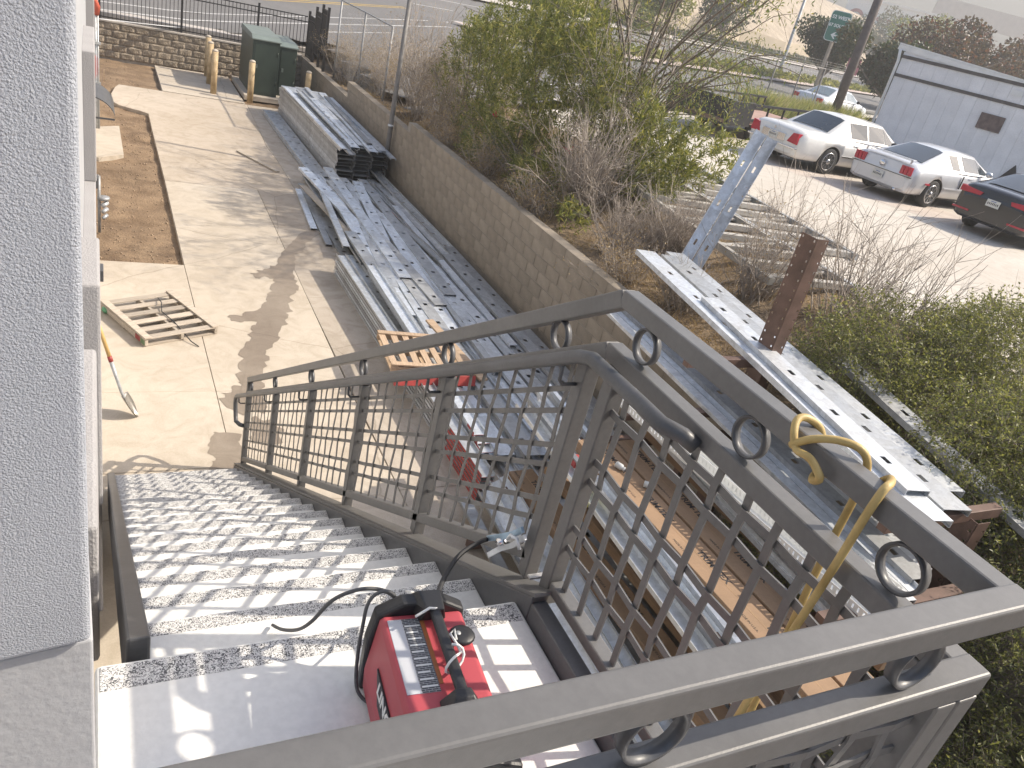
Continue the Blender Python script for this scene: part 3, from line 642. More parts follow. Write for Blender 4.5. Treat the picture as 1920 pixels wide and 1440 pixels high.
# loose ones thrown across the top
cnt = [0, 0]
for (x, y, z, yaw_, L, nm, ty, pt) in sorted(((4.15, 8.6, .185, 3.0, 6.1, 'b', 1, .3), (4.5, 9.2, .19, 4.2, 4.9, 'b', 1, .4), (4.05, 10.9, .20, 6.5, 4.9, 'g', 1, .2), (4.75, 8.2, .185, 1.5, 6.1, 'g', 1, .25), (5.1, 9.6, .19, -1.5, 4.9, 'b', 1, .3),
    (5.0, 11.8, .20, -4, 4.9, 'g', 1, .2), (5.45, 10.2, .185, -3.2, 6.1, 'd', 3, .2), (3.75, 12.6, .19, 5, 3.6, 'g', 2, .3), (4.5, 12.9, .235, 7, 3.6, 'b', 1, 0), (4.85, 7.0, .185, .5, 6.1, 'b', 1, .3),
    (4.3, 6.3, .185, 1, 4.9, 'd', 1, .3), (5.3, 12.2, .24, -6, 3.6, 'd', 3, 0), (3.62, 13.2, .01, 3.5, 3.6, 'd', 2, 0), (3.52, 14.0, .004, 4.5, 2.4, 'b', 2, 0), (5.55, 6.4, .18, 0, 6.1, 'd', 1, .2), (5.72, 6.8, .18, .2, 6.1, 'd', 1, .2), (4.25, 13.6, .20, -5, 3.6, 'b', 1, .2), (5.75, 12.8, .19, -1, 4.9, 'g', 0, .2), (4.0, 9.9, .19, 2.2, 6.1, 'b', 1, .1), (4.9, 10.6, .235, 2.0, 6.1, 'g', 1, -.1), (5.3, 9.0, .19, .6, 6.1, 'b', 2, .2), (4.6, 10.2, .235, -2.5, 6.1, 'd', 1, 0), (4.35, 11.2, .24, 1.4, 6.1, 'b', 1, 0), (5.6, 9.8, .19, -1, 6.1, 'g', 3, .1), (3.9, 7.2, .185, .8, 6.1, 'g', 1, .2))):
    near = y < 11; cnt[0 if near else 1] += 1; ow = ORDW[cnt[0 if near else 1]-1]
    lay(x, y, z+.03 if z > .1 else z, R(yaw_), L, nm, ty, R(pt), *((ow+' loose galvanised length from the left on top of the nearer pile', 'loose lengths on the nearer pile') if near else (ow+' loose galvanised length from the left on top of the farther pile', 'loose lengths on the farther pile')))
# nested tracks with red painted near ends, at the left of the pile
for k in range(7):
    t = thing('steel_track', (3.56, 5.9, .052*k), 'red ended galvanised track, %s from the bottom of the left hand stack' % ORDW[k], 'track', 'red ended tracks')
    t.rotation_euler = (0, 0, R(.6))
    put('channel', SM[(6.1, 'gbd'[k % 3], 3)], t)
    q = MB(); q.box((-.0805, -.001, .0), (-.0787, 1.1 if k % 2 else .9, .033)); q.box((-.07, -.0025, .0), (.07, -.0008, .0045)); q.link('red_paint', RED, t, local=True)
for k in range(3):
    t = thing('steel_track', (3.74, 6.35+.12*k, .30+.036*k), ('lowest', 'middle', 'uppermost')[k]+' red tipped track lying on top of the red ended stack', 'track', 'red tipped tracks on top'); t.rotation_euler = (0, 0, R(-1.2))
    put('channel', SM[(4.9, 'b', 3)], t); q = MB(); q.box((-.0805, -.002, -.001), (.0805, .16, .034)); q.box((-.07, -.0, .006), (.07, .161, .036)); 
    q2 = MB(); q2.box((-.0808, -.001, 0), (-.0786, .2, .033)); q2.box((.0786, -.001, 0), (.0808, .2, .033)); q2.box((-.078, -.002, -.0006), (.078, -.0005, .004)); q2.link('red_paint', RED, t, local=True)
# the big squared stack of wide tracks
WT = stud_mesh('wide_track', 6.3, w=.40, fl=.085, m=GALV_D, hole=None, lip=.02); WT2 = stud_mesh('wide_track', 6.3, w=.40, fl=.085, m=GALV, hole=None, lip=.02)
for c in range(3):
    for k in range(9 if c < 2 else 8):
        o = put('wide_track', WT if rs.random() < .6 else WT2); o.location = (4.90+.41*c+rs.uniform(-.012, .012), 17.35+rs.uniform(-.08, .12)+.12*c, .002+.088*k); o.rotation_euler = (0, 0, R(1.2))
        setp(o, 'wide galvanised track, %s from the bottom in the %s column of the squared stack' % (ORDW[k], ('leftmost', 'middle', 'rightmost')[c]), 'track', 'wide tracks in the squared stack')
for j, (x, y, z, yw, L, nm, ty) in enumerate(((4.72, 17.0, .80, -1, 6.1, 'b', 2), (4.82, 16.7, .80, -2.2, 6.1, 'd', 3), (5.02, 17.2, .80, 1, 4.9, 'b', 1), (5.22, 17.5, .80, .5, 6.1, 'g', 2), (5.38, 17.0, .80, 2, 6.1, 'b', 1), (5.62, 17.2, .80, -3, 4.9, 'g', 1), (5.85, 17.0, .72, 0, 6.1, 'b', 2), (5.45, 17.6, .845, 1.5, 4.9, 'd', 2), (4.95, 17.9, .845, -.5, 4.9, 'g', 3))):
    lay(x, y, z, R(yw), L, nm, ty, 0, ORDW[j]+' loose galvanised length from the left on top of the squared stack', 'loose lengths on the squared stack')
for j, (x, z) in enumerate(((4.24, .002), (4.26, .053), (4.50, .003))):
    lay(x, 17.2+.15*j, z, R(-.4), 6.1, 'g', 1, 0, ('lower stud of the pair on the ground left of the squared stack', 'upper stud of the pair on the ground left of the squared stack', 'single punched stud on the ground touching the squared stack')[j], 'studs left of the squared stack')
q = MB(); q.box((-.05, 0, 0), (.05, 1.5, .03)); o = q.link('scrap_board', WOOD_G, label='weathered narrow board lying on the concrete left of the far studs', cat='board'); o.location = (3.5, 17.6, .006); o.rotation_euler = (0, 0, R(25))
q = MB(); q.box((-.07, 0, 0), (.07, 3.2, .02)); o = q.link('scrap_board', WOOD_G, label='dirty plank lying among the farther studs', cat='board'); o.location = (4.05, 12.9, .20); o.rotation_euler = (0, 0, R(6))
q = MB(); q.box((-.05, 0, 0), (.05, 3.0, .03)); o = q.link('orange_rod', mat('rusty_orange', (.42, .16, .08), .8), label='rusty orange flat bar lying on the farther studs near the wall', cat='bar'); o.location = (5.25, 13.2, .235); o.rotation_euler = (0, 0, R(4))
# ------------------------------------------------------------------ pallets
def pallet(name, loc, rz, tilt, label, m, n, red):
    t = thing(name, loc, label, 'pallet', rz=rz); t.rotation_euler = (tilt[0], tilt[1], rz); Lx, Ly = .95, 1.16
    for i in range(n):
        y = -Ly/2+.05+(Ly-.10)*i/(n-1); q = MB(); q.box((-Lx/2, y-.05, .088+random.uniform(0, .004)), (Lx/2, y+.05, .106)); o = q.link('deck_board', m, t, local=True, bevel=.003, seg=1); o.rotation_euler = (0, 0, R(random.uniform(-1.2, 1.2)))
    for k, x in enumerate((-Lx/2+.02, 0, Lx/2-.02)):
        q = MB(); q.box((x-.02, -Ly/2, .016), (x+.02, Ly/2, .0875)); s_ = q.link('stringer', m, t, local=True, bevel=.003, seg=1)
        if red and k == 0:
            q = MB(); q.box((x-.0215, -Ly/2+.12, .02), (x-.0203, -Ly/2+.24, .086)); q.link('red_paint', RED, s_, local=True)
            q = MB(); q.box((x-.0215, -Ly/2+.01, .02), (x-.0203, -Ly/2+.11, .086)); q.link('green_paint', mat('green_paint', (.16, .24, .13), .8), s_, local=True)
    for x in (-Lx/2+.035, Lx/2-.035):
        q = MB(); q.box((x-.045, -Ly/2-.01, .1075), (x+.045, Ly/2+.01, .128)); q.link('edge_board', m, t, local=True, bevel=.003, seg=1)
    for i in range(3):
        y = -Ly/2+.06+(Ly-.12)*i/2; q = MB(); q.box((-Lx/2, y-.045, .0), (Lx/2, y+.045, .0155)); q.link('base_board', m, t, local=True)
    return t
p1_ = pallet('pallet', (.69, 10.05, .003), R(24), (0, 0), 'weathered wooden pallet lying flat on the pale concrete beside the shovel', WOOD_G, 6, True)
q = MB(); q.tube([(.70, 10.5, .13), (.73, 10.3, .16), (.72, 10.1, .125), (.85, 9.8, .12), (1.02, 9.45, .03), (1.1, 9.35, .01)], .007, 6); q.link('strap', RUBBER, label='black strap lying loose across the weathered pallet', cat='strap')
q = MB(); q.smooth = True; q.lathe([(.005, 0), (.05, .01), (.07, .04), (.06, .07), (.02, .085)], (.1, 10.28, .0), 9); o = q.link('crumpled_bottle', mat('green_plastic', (.12, .35, .18), .25, var=.3, scale=20), label='small crumpled green plastic bottle beside the pallet corner', cat='bottle')
pallet('pallet', (3.66, 8.42, .36), R(86), (R(2), R(-2)), 'tan wooden pallet resting on top of the stud pile', WOOD_T, 7, False).scale = (.9, .86, 1)
q = MB(); q.box((-.55, 0, 0), (.55, .035, .13)); o = q.link('red_board', RED, bevel=.004, label='red painted board propped along the near edge of the tan pallet', cat='board'); o.location = (3.66, 7.80, .30); o.rotation_euler = (R(-20), R(3), R(3))
q = MB(); q.box((-.06, 0, 0), (.06, 1.5, .03)); o = q.link('loose_plank', WOOD_T, bevel=.003, label='loose tan plank slanting off the right side of the tan pallet', cat='board'); o.location = (4.35, 7.9, .30); o.rotation_euler = (R(5), 0, R(10))
# ------------------------------------------------------------------ storage rack with joists, cartons, slotted tracks
BROWN = mat('brown_oxide_paint', (.115, .065, .045), .6, var=.25, scale=5, bump=.2, bscale=120, col2=(.17, .10, .075), fine=.15)
CARD = mat('cardboard', (.27, .175, .105), .85, var=.14, scale=3, bump=.12, bscale=90, rnd=.14, fine=.08)  # base colour darkened to stand in for shade over the cartons
INK = mat('black_ink', (.03, .025, .025), .7)
def plate(q, w, L, rows, pitch, hole, t, P, ax_w, ax_l, ax_n):
    """plate with a row of square holes at each offset in rows"""
    P = Vector(P); aw, al, an = Vector(ax_w), Vector(ax_l), Vector(ax_n); edges = [-w/2]
    for r in rows: edges += [r-hole/2, r+hole/2]
    edges.append(w/2); M_ = q.M
    q.M = Matrix(((aw.x, al.x, an.x, P.x), (aw.y, al.y, an.y, P.y), (aw.z, al.z, an.z, P.z), (0, 0, 0, 1)))
    for i in range(len(edges)-1):
        if i % 2 == 0: q.box((edges[i], 0, 0), (edges[i+1], L, t))
        else:
            y = 0; c = pitch/2
            while c < L: q.box((edges[i], y, 0), (edges[i+1], c-hole/2, t)); y = c+hole/2; c += pitch
            q.box((edges[i], y, 0), (edges[i+1], L, t))
    q.M = M_
ORD = ['first','second','third','fourth','fifth','sixth','seventh','eighth','ninth','tenth','eleventh','twelfth','thirteenth','fourteenth','fifteenth','sixteenth']
rack = thing('storage_rack', (5.9, 4.5, 0), 'brown perforated steel rack carrying cartons and joists beside the block wall', 'rack')
for y, h in ((5.25, 3.38), (2.75, 2.04)):
    q = MB(); plate(q, .20, h, (-.075, .075), .1, .022, .006, (5.93, y, 0), (0, 1, 0), (0, 0, 1), (1, 0, 0))
    plate(q, .15, h, (.05,), .1, .022, .006, (6.005, y-.103, 0), (1, 0, 0), (0, 0, 1), (0, -1, 0)); o = q.link('upright', BROWN, rack)
for y in (5.2, 2.75):
    for z, x0 in ((2.10, 4.95), (1.22, 3.7), (.70, 3.3), (.12, 3.1)):
        if y > 7 and z > 1.5: continue
        q = MB(); q.box((x0, y-.04, z-.09), (6.02 if z < 1.6 else 6.3, y+.04, z)); q.link('arm', BROWN, rack, bevel=.004)
for x in (5.4,):
    for y in (5.2, 2.75):
        q = MB(); q.box((x-.05, y-.04, 0), (x+.05, y+.04, 1.1)); q.link('front_post', BROWN, rack)
# deep joists on the top arms
def joist(L, w, fl, m): return stud_mesh('steel_joist', L, w=w, fl=fl, m=m, hole=(.05, .10), pitch=.72, first=.4, t=.005, lip=.02)
JB = joist(5.5, .27, .06, GALV_B); JG = joist(5.3, .27, .06, GALV); JD = joist(4.6, .20, .10, GALV_D)
dirr = math.atan2(.176, .984)
for (x, y, z, me, lb, yw) in ((5.345, 2.62, 2.10, JB, 'bright wide galvanised joist, left one on the top of the brown rack', 0), (5.67, 2.70, 2.10, JG, 'wide galvanised joist in the middle on top of the brown rack', .3), (5.96, 2.95, 2.06, JG, 'wide galvanised joist at the right on top of the brown rack, under leaves', .1), (5.43, 2.9, 2.162, JG, 'short galvanised joist lying over the left joist on the brown rack', 1.2)):
    if z > 2.15: me = joist(3.6, .22, .05, GALV)
    o = put('steel_joist', me, label=lb, cat='joist', group='joists on the rack'); o.location = (x, y, z); o.rotation_euler = (0, 0, -dirr-R(yw))
o = put('steel_joist', joist(3.6, .24, .06, GALV_D), label='dull joist end poking out from the bush at the right of the rack', cat='joist', group='joists on the rack'); o.location = (6.35, 1.6, 1.9); o.rotation_euler = (R(3), 0, -dirr)
# two boxed studs leaning up through the twigs
t = thing('leaning_beam', (7.2, 8.2, 1.6), 'pair of bright galvanised studs propped upright among the twigs before the white sedan', 'beam')
P0, P1 = Vector((7.30, 8.25, 1.95)), Vector((8.15, 8.58, 3.74))
ax = (P1-P0).normalized(); sd = ax.cross(Vector((0.62, 0.55, .56))).normalized(); Mx = frame(P0, sd, ax)
for k, (dx, me) in enumerate(((-.09, 1), (.09, 1))):
    me = stud_mesh('steel_stud', 2.02, w=.165, fl=.05, m=GALV_B if k else GALV, hole=(.03, .09), pitch=.62)
    o = put('stud', me, t); o.matrix_local = Matrix.Translation(-t.location) @ Mx @ Matrix.Translation((dx, 0, 0))
# cartons: long boxes marked TRIM-TEX
cart = []
def carton(x, y, z, L, w, h, yw, lb, marks=True):
    t = thing('carton', (x, y, z), lb, 'carton', 'long cardboard cartons on the rack', rz=R(yw))
    q = MB(); q.box((-w/2, 0, 0), (w/2, L, h)); q.link('box', CARD, t, local=True, bevel=.006)
    q = MB(); q.box((-.004, .01, h), (.004, L-.01, h+.0008)); q.box((-w/2-.0008, .0, h*.5-.003), (-w/2, L, h*.5+.003)); 
    q.link('tape_seam', mat('tape', (.30, .19, .10), .5), t, local=True)
    if marks:
        for yy in (L*.16, L*.42, L*.66, L*.88):
            put_text('TRIM-TEX', .085, INK, t, frame((w*.12, yy, h+.0008), (0, -1, 0), (1, 0, 0)), .0006, .002)
            put_text('MADE IN U.S.A.', .03, INK, t, frame((-w*.3, yy+.25, h+.0008), (0, -1, 0), (1, 0, 0)), .0006)
    return t
carton(4.12, 2.0, 1.22, 3.05, .30, .11, 2, 'cardboard carton lettered along its top, left one on the middle shelf of the rack')
carton(4.45, 1.95, 1.22, 3.05, .30, .11, 2, 'cardboard carton lettered along its top beside the blue white studs')
carton(4.98, 2.2, 1.22, 3.0, .34, .16, 1, 'plain battered cardboard carton at the right of the middle shelf', False)
carton(3.72, 2.3, .70, 3.05, .26, .10, 3, 'lettered cardboard carton on the lower shelf nearest the stair')
carton(4.12, 2.4, .70, 3.05, .3, .10, 2, 'lettered cardboard carton lying second on the lower shelf')
carton(4.5, 2.3, .70, 3.05, .3, .12, 1, 'lettered cardboard carton at the back of the lower shelf')
for j, (x, z) in enumerate(((4.68, 1.335), (4.68, 1.378))):
    o = put('steel_stud', SM[(3.6, 'b', 2)], label=('lower','upper')[j]+' of two blue white tracks lying along the cartons on the middle shelf', cat='track', group='blue white tracks on the cartons'); o.location = (x+.012*j, 2.4, z); o.rotation_euler = (0, 0, R(-2-.3*j))
# slotted tracks
def slotted(L, w, h, m):
    q = MB(); t = .003; s = .014; p = .046
    q.box((-w/2, 0, 0), (w/2, L, t))
    for sx in (-1, 1):
        x0, x1 = (sx*w/2-t, sx*w/2) if sx > 0 else (sx*w/2, sx*w/2+t)
        q.box((x0, 0, t), (x1, L, h*.35)); q.box((x0, 0, h*.8), (x1, L, h)); y = 0; c = p/2
        while c < L: q.box((x0, y, h*.35), (x1, c-s/2, h*.8)); y = c+s/2; c += p
        q.box((x0, y, h*.35), (x1, L, h*.8))
    return q.mesh('slotted_track', m)
SLT = slotted(3.05, .125, .085, WHITEP); SLT2 = slotted(3.05, .10, .06, GALV)
for j in range(4):
    o = put('slotted_track', SLT, label=('leftmost','second','third','rightmost')[j]+' white slotted track in the row on the upper rack shelf', cat='track', group='white slotted tracks on the upper shelf'); o.location = (4.66+.125*j, 2.35+.04*j, 1.60+.003*j); o.rotation_euler = (0, R(-8), R(5.4))
for j in range(6):
    o = put('slotted_track', SLT2, label=('first','second','third','fourth','fifth','sixth')[j]+' grey slotted track from the left on the low rack shelves', cat='track', group='grey slotted tracks on the bottom shelf'); o.location = (3.02+.115*j, 2.2+.07*j, .705 if j < 4 else .13); o.rotation_euler = (0, R(-30), -R(3))
for j in range(9):
    ty = (2, 3, 1)[j % 3]; o = put('steel_stud' if ty == 1 else 'steel_track', SM[(3.6, 'dgd'[j % 3], ty)], label=ORD[j]+' dull galvanised length from the left on the lowest rack shelf', cat='track', group='lengths on the lowest rack shelf'); o.location = (3.15+.19*j, 2.2+.05*(j % 4), .125+.04*(j % 2)); o.rotation_euler = (0, 0, -R(2+j % 3))
for j in range(6):
    o = put('steel_track', SM[(3.6, 'gdb'[j % 3], 3)], label=('first','second','third','fourth','fifth','sixth')[j]+' thin galvanised length from the left on the middle rack shelf', cat='track', group='thin lengths on the middle shelf'); o.location = (3.55+.085*j, 2.2+.06*j, 1.222+.02*(j % 2)); o.rotation_euler = (0, R(70 if j % 2 else 10), -R(2))
for j in range(5):
    o = put('steel_track', SM[(4.9, 'gbd'[j % 3], (2, 3, 1)[j % 3])], label=('first','second','third','fourth','fifth')[j]+' galvanised length right of the white slotted tracks on the upper shelf', cat='track', group='lengths under the slotted tracks'); o.location = (5.12+.16*j, 2.4+.08*j, 1.60); o.rotation_euler = (0, 0, -R(4))
for yy in (2.45, 5.05):
    q = MB(); q.box((4.3, yy-.05, 1.545), (5.9, yy+.05, 1.598)); q.link('shelf_bearer', BROWN, rack)
YEL = mat('yellow_plastic', (.62, .55, .05), .4, var=.15)
q = MB(); q.smooth = True; q.tube([(3.66, 4.62, 1.30), (3.62, 4.50, 1.29), (3.57, 4.36, 1.26), (3.52, 4.22, 1.24)], [.012, .035, .04, .02], 8); q.link('yellow_bag', YEL, label='crumpled yellow plastic bag at the far end of the rack shelf', cat='bag')
q = MB(); q.box((3.70, 4.75, 1.225), (3.80, 4.88, 1.29)); q.link('red_box', RED, bevel=.008, label='small red box beside the yellow bag on the rack', cat='box')
for j in range(2):
    q = MB(); q.lathe([(.03, 0), (.03, .06), (.018, .07), (.018, .085), (.02, .085), (.02, .095)], (0, 0, 0), 10); o = q.link('plastic_bottle', mat('clear_plastic', (.55, .56, .55), .2), label=('clear plastic bottle lying on the cartons nearer the stair post', 'clear plastic bottle lying on the cartons farther along')[j], cat='bottle'); o.location = (4.02+.1*j, 4.6-.3*j, 1.36); o.rotation_euler = (R(90), 0, R(20+30*j))
# ------------------------------------------------------------------ bank, parking lot, street, hillside
LOT = 2.05
def sm01(t): t = min(1, max(0, t)); return t*t*(3-2*t)
def walltop(y): return 1.6 if y < 17 else (1.4 if y < 22.2 else 1.0)
def bankz(x, y):
    wt = 1.6-.22*sm01((y-16.5)/1.5)-.38*sm01((y-21.5)/1.5)-.10
    far = LOT-.75*sm01((y-17)/7)
    return wt+(far-.03-wt)*sm01((x-6.4)/3.0)+.06*nz(x, y, .9)+.03*nz(x, y, 3.1, 5)

SK = R(27); SU = (math.cos(SK), math.sin(SK)); SN = (-math.sin(SK), math.cos(SK))
def sq(s, q): return (s*SU[0]+q*SN[0], s*SU[1]+q*SN[1])
PROF = [(-50, 2.1), (23, 2.15), (27, 2.3), (33, 2.55), (37.5, 2.8), (41, 3.2), (43, 3.6), (52, 9), (60, 14), (72, 16), (110, 22), (260, 50)]
def zs(x, y):
    q = x*SN[0]+y*SN[1]; z = PROF[-1][1]
    for (a, za), (b_, zb) in zip(PROF[:-1], PROF[1:]):
        if q <= b_: z = za+(zb-za)*(q-a)/(b_-a); break
    return z-1.02*min(1, max(0, (14-x)/11))*(1 if q < 28 else max(0, 1-(q-28)/14))
def bank2(x, y):
    a = bankz(x, y)
    if y > 16: a = a+(min(a, zs(x, y)-.07)-a)*sm01((x-7.2)/1.5)*sm01((y-17)/2.5)
    return a
grid('bank', np.concatenate([np.linspace(6.245, 9.7, 48), np.linspace(10.2, 17, 14)]), np.linspace(-4, 28.9, 224), lambda x, y: bank2(x, y) if x < 9.75 else (min(LOT-.06, bank2(x, y))), DRY, kind='structure')
kb = MB(); kb.add([(-6, 28.44, 1.20), (6.5, 28.44, 1.24), (6.5, 29.1, 1.24), (-6, 29.1, 1.20), (-6, 28.44, .4), (6.5, 28.44, .4), (6.5, 29.1, .4), (-6, 29.1, .4)], [(0, 1, 2, 3), (4, 5, 1, 0), (5, 6, 2, 1), (7, 4, 0, 3), (6, 7, 3, 2)])
def strip(name, q0, q1, dz, m, s0=-60, s1=220, ds=3., dq=1.5, clip=False, zadd=None, **k):
    S = np.arange(s0, s1+ds, ds); Q = np.linspace(q0, q1, max(2, int((q1-q0)/dq)+1)); V = []; idx = {}; F = []
    for i, s in enumerate(S):
        for j, qv in enumerate(Q):
            x, y = sq(s, qv); V.append((x, y, zs(x, y)+dz+(zadd(s, qv) if zadd else 0)))
    nq = len(Q)
    for i in range(len(S)-1):
        for j in range(nq-1):
            f = (i*nq+j, (i+1)*nq+j, (i+1)*nq+j+1, i*nq+j+1)
            if clip and any(V[a][0] < 6.4 and V[a][1] < 28.42 for a in f): continue
            if clip == 2 and any(V[a][0] < 9.4 and V[a][1] < 28.0 for a in f): continue
            F.append(f)
    return put(name, npmesh(name, V, F, m, True), **k)
ASPH = mat('grey_asphalt', (.165, .158, .152), .9, var=.10, scale=.35, bump=.3, bscale=60, fine=.12)
PAINT = mat('white_road_paint', (.55, .54, .52), .8, var=.12, scale=2); YPAINT = mat('yellow_road_paint', (.5, .34, .08), .8, var=.1)
WALK = kbm = mat('pale_sidewalk', (.46, .42, .38), .9, var=.08, scale=.8); PINK = mat('pinkish_sidewalk', (.46, .38, .34), .9, var=.08, scale=.8)
HILL = mat('tan_gravel_slope', (.40, .32, .23), .95, var=.22, scale=.6, bump=.8, bscale=3, bdist=.2, col2=(.50, .42, .32), fine=.2)
kb.link('pavement', WALK, kind='structure')
lot = MB(); lot.poly([(9.45, -14), (75, -14), (75, 51), (27, 27.9), (13, 20.8), (9.45, 18.2)], LOT-.4, LOT); lot.link('parking_lot', CONC_LOT, kind='structure')
RL = mat('faded_red_lane', (.50, .42, .36), .9, var=.1, scale=1.5, col2=(.57, .50, .44), fine=.1)
lm = MB(); lm.add([(15.3, 16.6, LOT+.004), (18.2, 11.0, LOT+.004), (20.2, 12.0, LOT+.004), (17.4, 17.6, LOT+.004)], [(0, 1, 2, 3)]); lm.link('lot_lane', RL, kind='structure')
strip('road', 13.6, 23.2, 0, ASPH, s0=-60, ds=.9, dq=.6, clip=True, kind='structure')
strip('verge', 12.8, 13.6, .09, WALK, s0=20, ds=2, dq=.9, clip=2, kind='structure')
strip('road_far', 23.2, 37.5, 0, ASPH, ds=.9, dq=.6, clip=True, kind='structure')
strip('median', 23.5, 26.6, .13, PINK, s0=30, kind='structure'); strip('sidewalk_far', 37.5, 39.5, .13, WALK, kind='structure')
strip('hillside', 39.5, 250, 0, HILL, ds=5, dq=3, zadd=lambda s, q: .25*nz(s, q, .08), kind='structure')
mk = thing('road_markings', (0, 0, 0), None, None, kind='structure')
def line(q0, w, s0, s1, m=PAINT):
    V = []; n = max(2, int((s1-s0)/1.5)+1)
    for s in np.linspace(s0, s1, n):
        for qq in (q0-w/2, q0+w/2): x, y = sq(s, qq); V.append((x, y, zs(x, y)+.006))
    F = [(2*i, 2*i+2, 2*i+3, 2*i+1) for i in range(n-1)]; o = put('painted_line', npmesh('painted_line', V, F, m), mk); return o
line(25.6, .14, 11.5, 30); line(26.9, .12, 10, 30); line(15.4, .13, 22, 100)
for k in range(12): line(18.3, .12, 20+7*k, 23+7*k)
for k in range(3): line(24.2, .12, 12.5+8*k, 16+8*k)
line(29.6, .1, 6, 30, YPAINT); line(29.9, .1, 6, 30, YPAINT); line(27.6, .12, 31, 160); line(34.8, .12, 20, 160)
for k in range(22): line(31.2, .12, 32+6*k, 35+6*k)
# ------------------------------------------------------------------ vegetation
def orient(n, r, up=.25):
    d = r.normal(size=(n, 3)); d[:, 2] += up*1.5; d /= np.linalg.norm(d, axis=1)[:, None]; return d
def leaf_geo(P, D, L, Wd, r, fold=.25):
    """one lanceolate leaf per row: 6 vertices, 2 quads"""
    n = len(P); a = r.normal(size=(n, 3)); S = np.cross(D, a); S /= np.linalg.norm(S, axis=1)[:, None]+1e-9; N = np.cross(S, D)
    L = np.broadcast_to(L, (n,))[:, None]; Wd = np.broadcast_to(Wd, (n,))[:, None]
    droop = -np.array([0, 0, 1.])*L*.12
    V = np.stack([P, P+D*L*.45+S*Wd/2+N*Wd*fold, P+D*L*.45+droop*.2, P+D*L*.45-S*Wd/2+N*Wd*fold, P+D*L+droop], 1)
    base = np.arange(n)[:, None]*5
    F = np.concatenate([base+np.array([0, 1, 4, 2]), base+np.array([0, 2, 4, 3])], 0)
    return V.reshape(-1, 3), F
def seg_geo(S, sides=4):
    """S rows: p0(3) p1(3) r0 r1"""
    S = np.asarray(S, dtype=float); P0, P1, r0, r1 = S[:, :3], S[:, 3:6], S[:, 6], S[:, 7]; D = P1-P0; D /= np.linalg.norm(D, axis=1)[:, None]+1e-9
    A = np.where(np.abs(D[:, 2:3]) < .9, np.array([[0, 0, 1.]]), np.array([[1., 0, 0]])); X = np.cross(D, A); X /= np.linalg.norm(X, axis=1)[:, None]; Y = np.cross(D, X)
    V = []
    for P, rr in ((P0, r0), (P1, r1)):
        for k in range(sides):
            t = 2*math.pi*k/sides; V.append(P+(X*math.cos(t)+Y*math.sin(t))*rr[:, None])
    V = np.stack(V, 1); n = len(S); b_ = np.arange(n)[:, None]*2*sides
    F = np.concatenate([b_+np.array([k, (k+1) % sides, sides+(k+1) % sides, sides+k]) for k in range(sides)], 0)
    return V.reshape(-1, 3), F
def blobs_points(blobs, n, r, shell=.55, lo=None):
    w = np.array([b_[1][0]*b_[1][1]*b_[1][2] for b_ in blobs])**.75; w /= w.sum(); out = []
    for (c, rad), m in zip(blobs, (w*n).astype(int)):
        d = r.normal(size=(m, 3)); d /= np.linalg.norm(d, axis=1)[:, None]; u = r.uniform(size=m)**(1/3); u = shell*(1-(1-u)*.5)+(1-shell)*u
        lump = 1+.22*np.array([mnoise.noise(Vector((q[0]*2.3+c[0], q[1]*2.3+c[1], q[2]*2.3))) for q in d]); out.append(np.array(c)+d*np.array(rad)*(u*lump)[:, None])
    return np.concatenate(out)
def walk(p, d, L, r0, r, segs=4, wob=.25, grav=0.):
    """a bending twig; returns segments and its points"""
    S = []; p = np.array(p, float); d = np.array(d, float); d /= np.linalg.norm(d); pts = [p]
    for k in range(segs):
        d = d+r.normal(size=3)*wob/segs**.5+np.array([0, 0, -grav]); d /= np.linalg.norm(d); q = p+d*L/segs
        S.append((*p, *q, r0*(1-k/segs*.75), r0*(1-(k+1)/segs*.75))); p = q; pts.append(p)
    return S, pts, d
def twig_bush(base, n, h, spread, r, r0=.009, sub=4, lean=(0, 0)):
    S = []; tips = []
    for i in range(n):
        a = r.uniform(0, 6.283); d = (math.cos(a)*spread*r.uniform(.2, 1)+lean[0], math.sin(a)*spread*r.uniform(.2, 1)+lean[1], 1); hh = h*r.uniform(.55, 1.1)
        b_ = (base[0]+r.normal()*.12, base[1]+r.normal()*.12, base[2]-.05); s, pts, dd = walk(b_, d, hh, r0*r.uniform(.6, 1.2), r, 6, .3); S += s; tips.append(pts[-1])
        for k in range(sub):
            j = r.integers(2, 6); d2 = np.array(pts[j])-np.array(pts[j-1]); d2 = d2/np.linalg.norm(d2)+r.normal(size=3)*.55
            s2, p2, _ = walk(pts[j], d2, hh*r.uniform(.18, .42), r0*.42, r, 3, .35); S += s2; tips.append(p2[-1])
            if r.uniform() < .6:
                d3 = np.array(p2[2])-np.array(p2[1]); d3 = d3/np.linalg.norm(d3)+r.normal(size=3)*.6; s3, p3, _ = walk(p2[1], d3, hh*.16, r0*.25, r, 2, .3); S += s3; tips.append(p3[-1])
    return S, tips
BARK = mat('grey_bark', (.20, .165, .135), .9, var=.3, scale=10, bump=.4, bscale=60); TWIG = mat('dry_twig', (.36, .31, .265), .9, var=.35, scale=4, bump=0)
L_OLE = leafmat('oleander_leaf', (.115, .140, .045), (.24, .26, .085), (.42, .38, .15)); L_PRI = leafmat('privet_leaf', (.115, .135, .048), (.235, .245, .09), (.38, .37, .17))
L_YEL = leafmat('pale_green_leaf', (.09, .13, .05), (.17, .21, .08), (.36, .31, .08)); L_DRK = leafmat('dark_tree_leaf', (.035, .055, .030), (.065, .085, .045), (.12, .09, .06))
